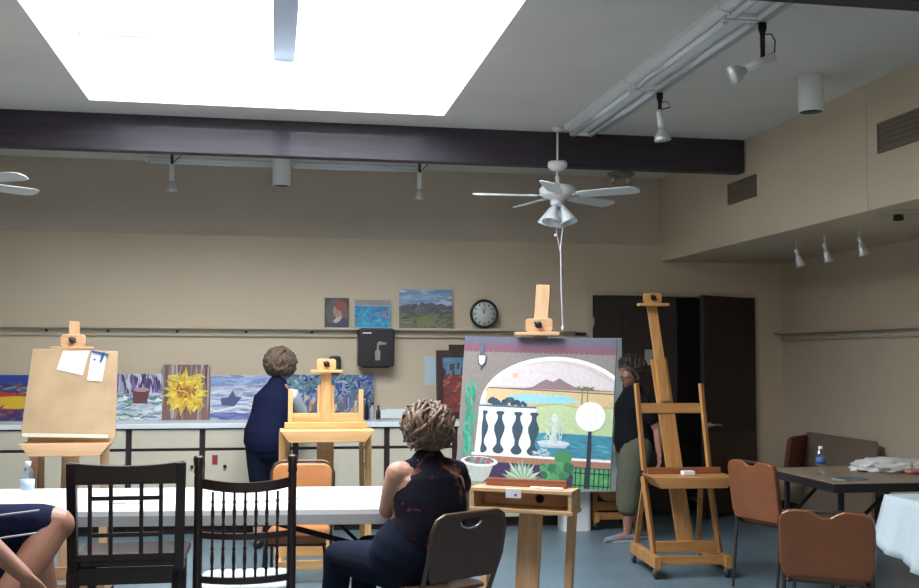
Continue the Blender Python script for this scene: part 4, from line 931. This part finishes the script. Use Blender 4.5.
for x, y in ((-.11, 8.56), (.05, 8.52)):
    a_, k_, n_ = V((x, 8.55, .82)), V((x+.01, y+.03, .47)), V((x+.01, y-.02, .09)); LG.append((a_, k_, n_))
    b.ring_tube([a_, (a_+k_)/2, k_, (k_*.6+n_*.4), n_], [.09, .078, .058, .052, .036], 14); b.ring_tube([n_+V((0, 0, -.04)), n_+V((.02, .12, -.06)), n_+V((.02, .17, -.065))], [.035, .032, .022], 10)
fused(b, 'body', M['skin'], t, .007, 3)
b = MB(); b.ring_tube([V((-.045, 8.53, .83)), V((-.045, 8.53, .90)), V((-.02, 8.54, 1.02)), V((.01, 8.56, 1.16)), V((.035, 8.585, 1.275))], [(.182, .14), (.180, .140), (.160, .120), (.165, .120), (.085, .082)], 22, side=sd)
fused(b, 'vest', M['navy'], t, .009, 3)
b = MB()
for S_, E_, W_ in ((RSv, REv, RWv), (LSv, LEv, LWv)): b.ring_tube([V((.03, 8.58, 1.20)), S_, (S_+E_)/2, E_, (E_+W_)/2, E_*.15+W_*.85], [.06, .062, .056, .050, .045, .036], 14)
fused(b, 'sleeves', M['sleeve'], t, .009, 3)
b = MB(); b.ring_tube([V((-.04, 8.54, .78)), V((-.04, 8.535, .90))], [(.165, .125), (.165, .125)], 20, side=sd)
for a_, k_, n_ in LG: b.ring_tube([a_, (a_+k_)/2, k_, k_*.3+n_*.7], [.104, .090, .070, .060], 14)
fused(b, 'trousers', M['darkjean'], t, .010, 3)
for a_, k_, n_ in LG:
    b = MB(); b.ring_tube([n_+V((-.0, -.04, -.055)), n_+V((.015, .08, -.055)), n_+V((.02, .19, -.066))], [(.040, .035), (.042, .035), (.032, .024)], 12); b.obj('shoe', M['black'], t)
hair(t, hc, hf, M['hair_brown'], 440, .42, 1.0, .028, 2.6, -.12, 5, .2, .011)
face_parts(t, hc, hf)

# woman in the black shirt by the door, profile to the left
t = thing('person', 'person in a black shirt and olive cropped trousers facing left by the door', 'person', (0, 0, 0))
hc = V((2.935, 8.40, 1.385)); hf = V((-1, -.38, -.12)); sd = V((.1, 1, 0)).normalized()
b = MB()
b.ring_tube([V((2.96, 8.42, .76)), V((2.97, 8.42, .86)), V((2.96, 8.42, .98)), V((2.95, 8.42, 1.10)), V((2.96, 8.42, 1.20))], [(.16, .12), (.16, .125), (.145, .11), (.16, .115), (.10, .08)], 20, side=sd)
b.ring_tube([V((2.965, 8.42, 1.19)), V((2.93, 8.42, 1.31))], [.058, .052], 14); head(b, hc, hf)
ARM = ((V((2.99, 8.25, 1.14)), V((3.10, 8.22, .92)), V((3.09, 8.16, .74)), 1), (V((2.97, 8.59, 1.14)), V((3.02, 8.63, .92)), V((2.86, 8.62, .80)), -1))
for S_, E_, W_, sg in ARM:
    b.ring_tube([V((2.96, 8.42, 1.16)), S_, (S_+E_)/2, E_], [.06, .052, .045, .036], 14); b.ring_tube([E_, (E_+W_)/2, W_], [.036, .033, .024], 14); hand(b, W_, (W_-E_), (-1, 0, 0), sg, .5)
LG = []
for y, x2 in ((8.34, 2.86), (8.50, 3.02)):
    a_, k_, n_ = V((2.965, y, .78)), V(((2.93+x2)/2, y, .46)), V((x2+.02, y, .085)); LG.append((a_, k_, n_))
    b.ring_tube([a_, (a_+k_)/2, k_, (k_*.6+n_*.4), n_], [.092, .080, .058, .053, .034], 14); b.ring_tube([n_+V((0, 0, -.035)), n_+V((-.12, -.02, -.06)), n_+V((-.17, -.02, -.065))], [.034, .030, .02], 10)
fused(b, 'body', M['skin2'], t, .007, 3)
b = MB(); b.ring_tube([V((2.97, 8.42, .82)), V((2.97, 8.42, .90)), V((2.96, 8.42, 1.00)), V((2.95, 8.42, 1.10)), V((2.963, 8.42, 1.225))], [(.185, .175), (.18, .165), (.17, .15), (.175, .15), (.09, .085)], 22, side=sd)
for S_, E_, W_, sg in ARM: b.ring_tube([V((2.96, 8.42, 1.15)), S_, S_*.4+E_*.6], [.07, .065, .062], 14)
fused(b, 'shirt', M['blackcloth'], t, .009, 3)
b = MB(); b.ring_tube([V((2.965, 8.42, .76)), V((2.97, 8.42, .86))], [(.17, .14), (.168, .14)], 20, side=sd)
for a_, k_, n_ in LG: b.ring_tube([a_, (a_+k_)/2, k_, k_*.58+n_*.42], [.13, .125, .110, .100], 14)
fused(b, 'cropped_trousers', M['olive'], t, .010, 3)
for a_, k_, n_ in LG:
    b = MB(); b.ring_tube([n_+V((.05, 0, -.05)), n_+V((-.05, 0, -.05)), n_+V((-.13, -.01, -.058)), n_+V((-.18, -.01, -.062))], [(.036, .036), (.041, .038), (.040, .030), (.034, .022)], 14, side=(0, 1, 0)); q = b.obj('shoe', M['shoe'], t)
    b = MB(); b.prism([(n_.x+.085, n_.y-.036), (n_.x+.085, n_.y+.036), (n_.x-.12, n_.y+.044), (n_.x-.195, n_.y+.03), (n_.x-.205, n_.y-.02), (n_.x-.12, n_.y-.048)], .002, .018, 'XY', bev=.004); b.obj('sole', M['sole'], q)
hair(t, hc, hf, M['hair_dark'], 420, .32, 1.0, .024, 2.2, -.07, 9, .0, .010, back=True)
face_parts(t, hc, hf)

# person at the left edge, on a stool, one leg crossed
t = thing('person', 'person at the left edge in dark shorts with one knee crossed', 'person', (0, 0, 0))
HX = V((-1.42, 4.55, .745)); K1 = V((-.835, 4.42, .835)); A1 = V((-1.05, 4.16, .47)); H1 = V((-1.38, 4.48, .76))
H2 = V((-1.38, 4.62, .74)); K2 = V((-.95, 4.66, .66)); A2 = V((-.88, 4.70, .22))
b = MB(); sd = V((0, 1, 0))
b.ring_tube([HX, V((-1.44, 4.55, .90)), V((-1.42, 4.53, 1.08)), V((-1.38, 4.50, 1.20)), V((-1.36, 4.48, 1.27))], [(.18, .13), (.17, .12), (.19, .12), (.19, .11), (.10, .08)], 20, side=sd)
hc = V((-1.29, 4.46, 1.47)); hf = V((.9, .3, -.3)); b.ring_tube([V((-1.36, 4.48, 1.26)), V((-1.31, 4.46, 1.38))], [.062, .056], 14); head(b, hc, hf)
b.ring_tube([H1, (H1*.5+K1*.5)+V((0, 0, .01)), K1+V((-.07, 0, .005)), K1], [.10, .092, .076, .068], 18)
b.ring_tube([K1+V((-.01, -.01, -.01)), K1*.72+A1*.28, K1*.4+A1*.6, A1], [.064, .066, .056, .038], 16)
b.ring_tube([A1, A1+V((-.02, -.02, -.05)), A1+V((.07, -.06, -.10)), A1+V((.13, -.09, -.115))], [.038, .038, .034, .022], 12)
b.ring_tube([H2, (H2+K2)/2, K2], [.105, .092, .062], 16); b.ring_tube([K2, K2*.7+A2*.3, A2], [.060, .058, .036], 14); b.ring_tube([A2, A2+V((.10, .02, -.05)), A2+V((.16, .02, -.055))], [.036, .032, .022], 10)
S_, E_, W_ = V((-1.36, 4.32, 1.19)), V((-1.14, 4.13, .93)), V((-.88, 4.10, .70))
b.ring_tube([V((-1.37, 4.48, 1.21)), S_, (S_+E_)/2, E_], [.07, .062, .054, .042], 14)
b.ring_tube([E_, (E_+W_)/2, W_], [.042, .040, .028], 14); hand(b, W_, (.55, .12, -.75), (.2, .6, .2), 1, .45, 1.05)
S2, E2, W2 = V((-1.36, 4.70, 1.19)), V((-1.36, 4.84, .95)), V((-1.22, 4.66, .84)); b.ring_tube([V((-1.37, 4.52, 1.21)), S2, (S2+E2)/2, E2], [.07, .062, .054, .042], 14); b.ring_tube([E2, (E2+W2)/2, W2], [.042, .040, .028], 14); hand(b, W2, (.8, -.3, -.25), (0, 0, -1), -1, .4, 1.05)
fused(b, 'body', M['skin2'], t, .006, 3)
K1s = K1*.86+H1*.14
b = MB(); b.ring_tube([HX, V((-1.43, 4.55, .86))], [(.20, .15), (.19, .14)], 20, side=sd); b.ring_tube([H1, (H1+K1)/2+V((0, 0, .008)), K1*.90+H1*.10], [.120, .112, .092], 20); b.ring_tube([H2, (H2+K2)/2, K2*.75+H2*.25], [.122, .112, .098], 18)
q = fused(b, 'shorts', M['navy'], t, .008, 3)
b = MB()
for dz, dy in ((.092, -.088), (.005, -.128)):
    P = [H1*(1-f)+K1*f+V((0, dy*(1.05-.12*f), dz*(1.02-.1*f)-.01)) for f in (.05, .25, .45, .68, .90)]
    b.ring_tube(P, [.004]*5, 6)
b.obj('side_stripe', M['sleeve'], q, 'pale piping along the shorts')
b = MB(); b.ring_tube([V((-1.44, 4.55, .84)), V((-1.44, 4.55, .92)), V((-1.42, 4.53, 1.08)), V((-1.38, 4.50, 1.20)), V((-1.355, 4.48, 1.30))], [(.185, .14), (.185, .135), (.20, .135), (.19, .12), (.085, .08)], 20, side=sd)
for a_, e_ in ((S_, E_), (S2, E2)): b.ring_tube([V((-1.37, 4.5, 1.20)), a_, a_*.4+e_*.6], [.08, .076, .07], 14)
fused(b, 'shirt', M['redcloth'], t, .009, 3)
for n_, d_ in ((A1+V((0, 0, -.06)), V((.11, -.08, -.06))), (A2+V((0, 0, -.02)), V((.13, .02, -.03)))):
    b = MB(); b.ring_tube([n_-d_*.25, n_+d_*.5, n_+d_*1.15], [(.042, .042), (.044, .038), (.034, .026)], 12); b.obj('shoe', M['redcloth'], t)
hair(t, hc, hf, M['hair_dark'], 260, .4, 1.0, .014, .8, -.04, 12, .5)
face_parts(t, hc, hf)
lattice_chair('dark lattice backed chair under the person at the left edge', (-1.36, 4.55, 0), math.radians(-90))

# ------------------------------------------------------------------ fans and lights on the ceiling
def ceiling_fan(label, loc, a0):
    t = thing('ceiling_fan', label, 'fan', loc, 0, 'white ceiling fans'); w_ = M['white']
    b = MB(); b.lathe([(.001, .53), (.05, .53), (.045, .51), (.015, .50)]); b.cyl((0, 0, .15), (0, 0, .52), .008, n=12); b.obj('downrod', w_, t)
    b = MB(); b.lathe([(.012, .265), (.070, .265), (.076, .25), (.074, .225), (.045, .195), (.014, .19)]); b.obj('canopy', w_, t)
    b = MB(); b.lathe([(.018, .15), (.02, .09), (.05, .085), (.12, .075), (.14, .05), (.14, .015), (.12, -.005), (.07, -.02), (.06, -.035), (.001, -.04)], 32); b.obj('motor', w_, t)
    for k in range(5):
        a = a0+2*PI*k/5; R = Matrix.Rotation(a, 4, 'Z') @ Matrix.Rotation(math.radians(-13), 4, 'X')
        b = MB(); b.prism([(.17, -.05), (.24, -.062), (.60, -.072), (.645, -.05), (.66, 0), (.645, .05), (.60, .072), (.24, .062), (.17, .05)], -.004, .004, 'XY', bev=.002, m4=R); q = b.obj('fan_blade', w_, t)
        b = MB(); b.box((.14, 0, .002), (.13, .03, .008), bev=.002, m4=R); b.box((.20, 0, .0), (.05, .07, .014), bev=.003, m4=R); b.obj('blade_bracket', w_, q)
    b = MB(); b.lathe([(.05, -.03), (.055, -.06), (.04, -.085), (.001, -.09)]); b.obj('lamp_hub', w_, t)
    for k in range(4):
        a = PI/4+k*PI/2; d = V((math.cos(a)*.40, math.sin(a)*.40, -.91)).normalized(); o = V((math.cos(a)*.045, math.sin(a)*.045, -.085))
        b = MB(); b.lathe([(.016, 0), (.022, .02), (.028, .035), (.046, .08), (.062, .125), (.070, .145), (.066, .145), (.044, .08), (.001, .045)], 20, o=o, axis=d); b.obj('lamp_shade', M['lampglass'], t)
    return t
f1 = ceiling_fan('white ceiling fan with lamp cluster hanging right of the skylight', (2.14, 7.78, 2.75), math.radians(33))
f2 = dup(f1, 'white ceiling fan cut off at the left edge, only blade tips showing', (-2.23, 7.72, 2.71), math.radians(9))
b = MB(); P = [(2.165, 7.74, 2.70), (2.170, 7.74, 2.5), (2.150, 7.73, 2.35), (2.155, 7.73, 2.0), (2.165, 7.73, 1.74)]
b.tube(P, .0045, 8); b.ell((2.165, 7.73, 1.73), (.012, .012, .02)); b.tube([(2.115, 7.74, 2.66), (2.12, 7.735, 2.45), (2.15, 7.73, 2.30)], .003, 6); b.ell((2.115, 7.74, 2.44), (.013, .013, .013))
b.obj('pull_cord', M['paper'], f1, 'long white pull cord').location = V((0, 0, 0))
f1_inv = Matrix.Translation((2.14, 7.78, 2.75)) @ Matrix.Rotation(0, 4, 'Z')
bpy.data.objects['pull_cord'].matrix_parent_inverse = f1_inv.inverted()

def fluorescent(label, loc, L, rz, W_=.24, group=None):
    t = thing('fluorescent_fixture', label, 'ceiling light', loc, rz, group)
    b = MB(); b.prism([(-W_/2, 0), (W_/2, 0), (W_/2, -.03), (.03, -.055), (-.03, -.055), (-W_/2, -.03)], -L/2, L/2, bev=.003); b.obj('fixture_housing', M['white'], t)
    for s in (-1, 1):
        b = MB(); b.cyl((s*.07, -L/2+.04, -.075), (s*.07, L/2-.04, -.075), .018, n=14); b.obj('fluorescent_tube', M['lampglass'], t)
    for s in (-1, 1):
        b = MB(); b.box((0, s*(L/2-.02), -.066), (.18, .022, .024), bev=.003); b.obj('tube_holder', M['white'], t)
for y, lb in ((6.99, 'white twin tube ceiling light nearest the dark beam'), (5.57, 'white twin tube ceiling light in the middle of its row'), (4.15+.18, 'white twin tube ceiling light nearest the camera, cut by the top edge')):
    fluorescent(lb, (2.30, y, ZC), 1.40 if y > 4.4 else 1.05, 0, .26, 'twin tube lights right of the skylight')
for x, lb in ((-.52, 'white twin tube light beyond the beam, left one'), (.72, 'white twin tube light beyond the beam, right one')): fluorescent(lb, (x, 9.36, ZC), 1.22, PI/2, .2, 'twin tube lights near the back wall')
b = MB(); b.box((2.475, 5.94, ZC-.02), (.035, 3.5, .04), bev=.003); tag(b.obj('light_track', M['tableedge']), 'long grey light track on the ceiling beside the twin tube lights', 'light track')
b = MB(); b.box((.30, 8.86, ZC-.015), (2.9, .035, .03), bev=.003); tag(b.obj('light_track', M['white']), 'white light track on the ceiling just beyond the dark beam', 'light track')

def track_spot(label, top, ds, L, aim, rr=.040, group='track spotlights', small=False, cord=True):
    """stem, yoke, slim body and bell shaped lamp pointing along aim"""
    t = thing('track_spotlight', label, 'spotlight', top, 0, group); m_ = M['blackmetal'] if not small else M['white']
    b = MB(); b.lathe([(.022, 0), (.022, -.03), (.013, -.06), (.012, -L), (.001, -L)], 14) if not small else b.cyl((0, 0, 0), (0, 0, -L), .006, n=10); b.obj('stem', m_, t)
    a = V(aim).normalized(); o = V((0, 0, -L)); bl = ds
    b = MB(); b.cyl(o-a*bl*.4, o+a*bl*.6, .021 if not small else .014, n=16); b.obj('lamp_body', M['white'], t)
    b = MB(); b.lathe([(.018, 0), (.022, .012), (rr*.9, .05), (rr, .075), (rr*.95, .085), (.001, .09)], 20, o=o+a*bl*.6, axis=a); b.obj('bulb', M['bulb'], t)
    if cord:
        b = MB(); s_ = o-a*bl*.4; b.tube([(0, 0, -.06), (.05, 0, -.055), (.07, 0, -.09), tuple(s_)], .004, 8); b.obj('power_cord', M['black'], t)
track_spot('track spotlight aimed left beside the white cylinder lamp', (2.475, 5.0, ZC-.04), .17, .20, (-.85, .1, -.42), .052)
track_spot('track spotlight aimed straight down in front of the beam end', (2.475, 6.47, ZC-.04), .12, .16, (.12, 0, -1), .055)
track_spot('faint track spotlight left of centre beyond the dark beam', (-.845, 8.86, ZC-.03), .14, .22, (.0, .1, -1), .045)
track_spot('faint track spotlight under the skylight corner beyond the dark beam', (1.215, 8.86, ZC-.03), .14, .22, (.0, .1, -1), .045)
for i, (x, y, lb) in enumerate(((4.16, 7.86, 'small white spotlight under the soffit nearest the door'), (4.16, 7.42, 'small white spotlight under the soffit, middle of three'), (4.16, 6.93, 'small white spotlight under the soffit nearest the camera'))):
    track_spot(lb, (x, y, ZS), .06, .09, (.25, -.1, -1), .036, 'small soffit spotlights', True, False)
t = thing('soffit_lamp', 'dark round lamp on a pale plate under the soffit at the right edge', 'ceiling light', (4.0, 6.2, ZS))
b = MB(); b.prism(rrect(-.09, -.14, .16, .14, .02), -.015, 0, 'XY', bev=.003); b.obj('mounting_plate', M['ledge'], t)
b = MB(); b.lathe([(.03, -.015), (.035, -.05), (.001, -.055)]); b.obj('lamp', M['black'], t)
def can(label, loc, r, L):
    t = thing('cylinder_lamp', label, 'ceiling light', loc, 0, 'white cylinder downlights')
    b = MB(); b.lathe([(r*.95, 0), (r, -.004), (r, -L), (r*.93, -L), (r*.9, -L+.05), (.001, -L+.05)], 32); b.obj('lamp_housing', M['white'], t)
    b = MB(); b.lathe([(.001, -L+.03), (r*.9, -L+.03), (r*.9, -L+.002), (.001, -L+.002)], 32); b.obj('lamp_baffle', M['black'], t)
can('white cylinder downlight on the ceiling at the upper right', (3.30, 6.02, ZC), .078, .235)
can('white cylinder downlight beyond the beam under the skylight', (.05, 9.10, ZC), .078, .31)
t = thing('emergency_light', 'round emergency light with two small lamps above the fan', 'ceiling light', (3.27, 9.60, ZC))
b = MB(); b.lathe([(.13, 0), (.13, -.02), (.10, -.035), (.001, -.035)]); b.obj('housing', mat('taupe_plastic', (.25, .22, .2), .5), t)
for s in (-1, 1): b = MB(); b.cyl((s*.07, 0, -.03), (s*.08, 0, -.09), .02, .026); b.obj('lamp_head', M['bulb'], t)
def vent(label, y0, y1, z0, z1):
    t = thing('wall_vent', label, 'vent', (XS, (y0+y1)/2, (z0+z1)/2), 0, 'brown wall vents'); L, h_ = y1-y0, z1-z0
    b = MB(); b.box((-.004, 0, 0), (.008, L, h_)); b.obj('backing', M['vent'], t)
    b = MB()
    for s in (-1, 1): b.box((-.012, s*(L/2-.008), 0), (.012, .016, h_)); b.box((-.012, 0, s*(h_/2-.008)), (.012, L-.032, .016))
    b.obj('frame', M['vent'], t)
    n = max(5, int(h_/.028))
    b = MB()
    for k in range(n): b.box((-.012, 0, -h_/2+h_*(k+.5)/n), (.014, L-.03, .004), Euler((0, .6, 0)))
    b.obj('slats', M['vent'], t)
vent('small brown vent high on the wall beside the beam end', 7.73, 8.24, 2.79, 2.965)
vent('larger brown vent high on the wall at the upper right edge', 5.15, 6.015, 2.80, 2.99)
b = MB(); b.box((0, 0, 0), (.10, .03, .03), bev=.004); tag(b.obj('door_closer', M['black'], loc=(2.92, YB-.016, 1.735)), 'small black box on the wall between the ledge and the door', 'switch')

# ------------------------------------------------------------------ light
wd = bpy.data.worlds.new('World'); bpy.context.scene.world = wd; wd.use_nodes = True
bg = wd.node_tree.nodes['Background']; bg.inputs['Color'].default_value = (.95, .975, 1, 1); bg.inputs['Strength'].default_value = 9.5
L = bpy.data.lights.new('skylight_portal', 'AREA'); L.shape = 'RECTANGLE'; L.size = SX1-SX0; L.size_y = SY1-SY0; L.cycles.is_portal = True
o = bpy.data.objects.new('skylight_portal', L); C.objects.link(o); o.location = ((SX0+SX1)/2, (SY0+SY1)/2, ZC+.72)
# added warm fill lamp behind the camera, with no window modelled there
L = bpy.data.lights.new('camera_side_fill', 'AREA'); L.shape = 'RECTANGLE'; L.size = 4; L.size_y = 1.4; L.energy = 26; L.color = (1, .95, .86)
o = bpy.data.objects.new('camera_side_fill', L); C.objects.link(o); o.location = (.5, YF+.1, 1.7); o.rotation_euler = (math.radians(90), 0, 0)

# ------------------------------------------------------------------ camera
cam = bpy.data.cameras.new('camera'); co = bpy.data.objects.new('camera', cam); C.objects.link(co); bpy.context.scene.camera = co
cam.sensor_fit = 'HORIZONTAL'; cam.sensor_width = 36; cam.lens = 36*1050/919; cam.clip_start = .05
yaw, pi_, ro = .1750, .0608, .0036
f = V((math.sin(yaw)*math.cos(pi_), math.cos(yaw)*math.cos(pi_), math.sin(pi_))); r = V((math.cos(yaw), -math.sin(yaw), 0)); d = f.cross(r)
r2 = r*math.cos(ro)-d*math.sin(ro); d2 = d*math.cos(ro)+r*math.sin(ro)
co.matrix_world = Matrix.Translation((0, 0, 1.5)) @ Matrix((r2, -d2, -f)).transposed().to_4x4()
sc = bpy.context.scene
sc.view_settings.view_transform = 'Standard'; sc.view_settings.look = 'None'; sc.view_settings.gamma = 1; sc.view_settings.use_curve_mapping = False
sc.view_settings.exposure = .85
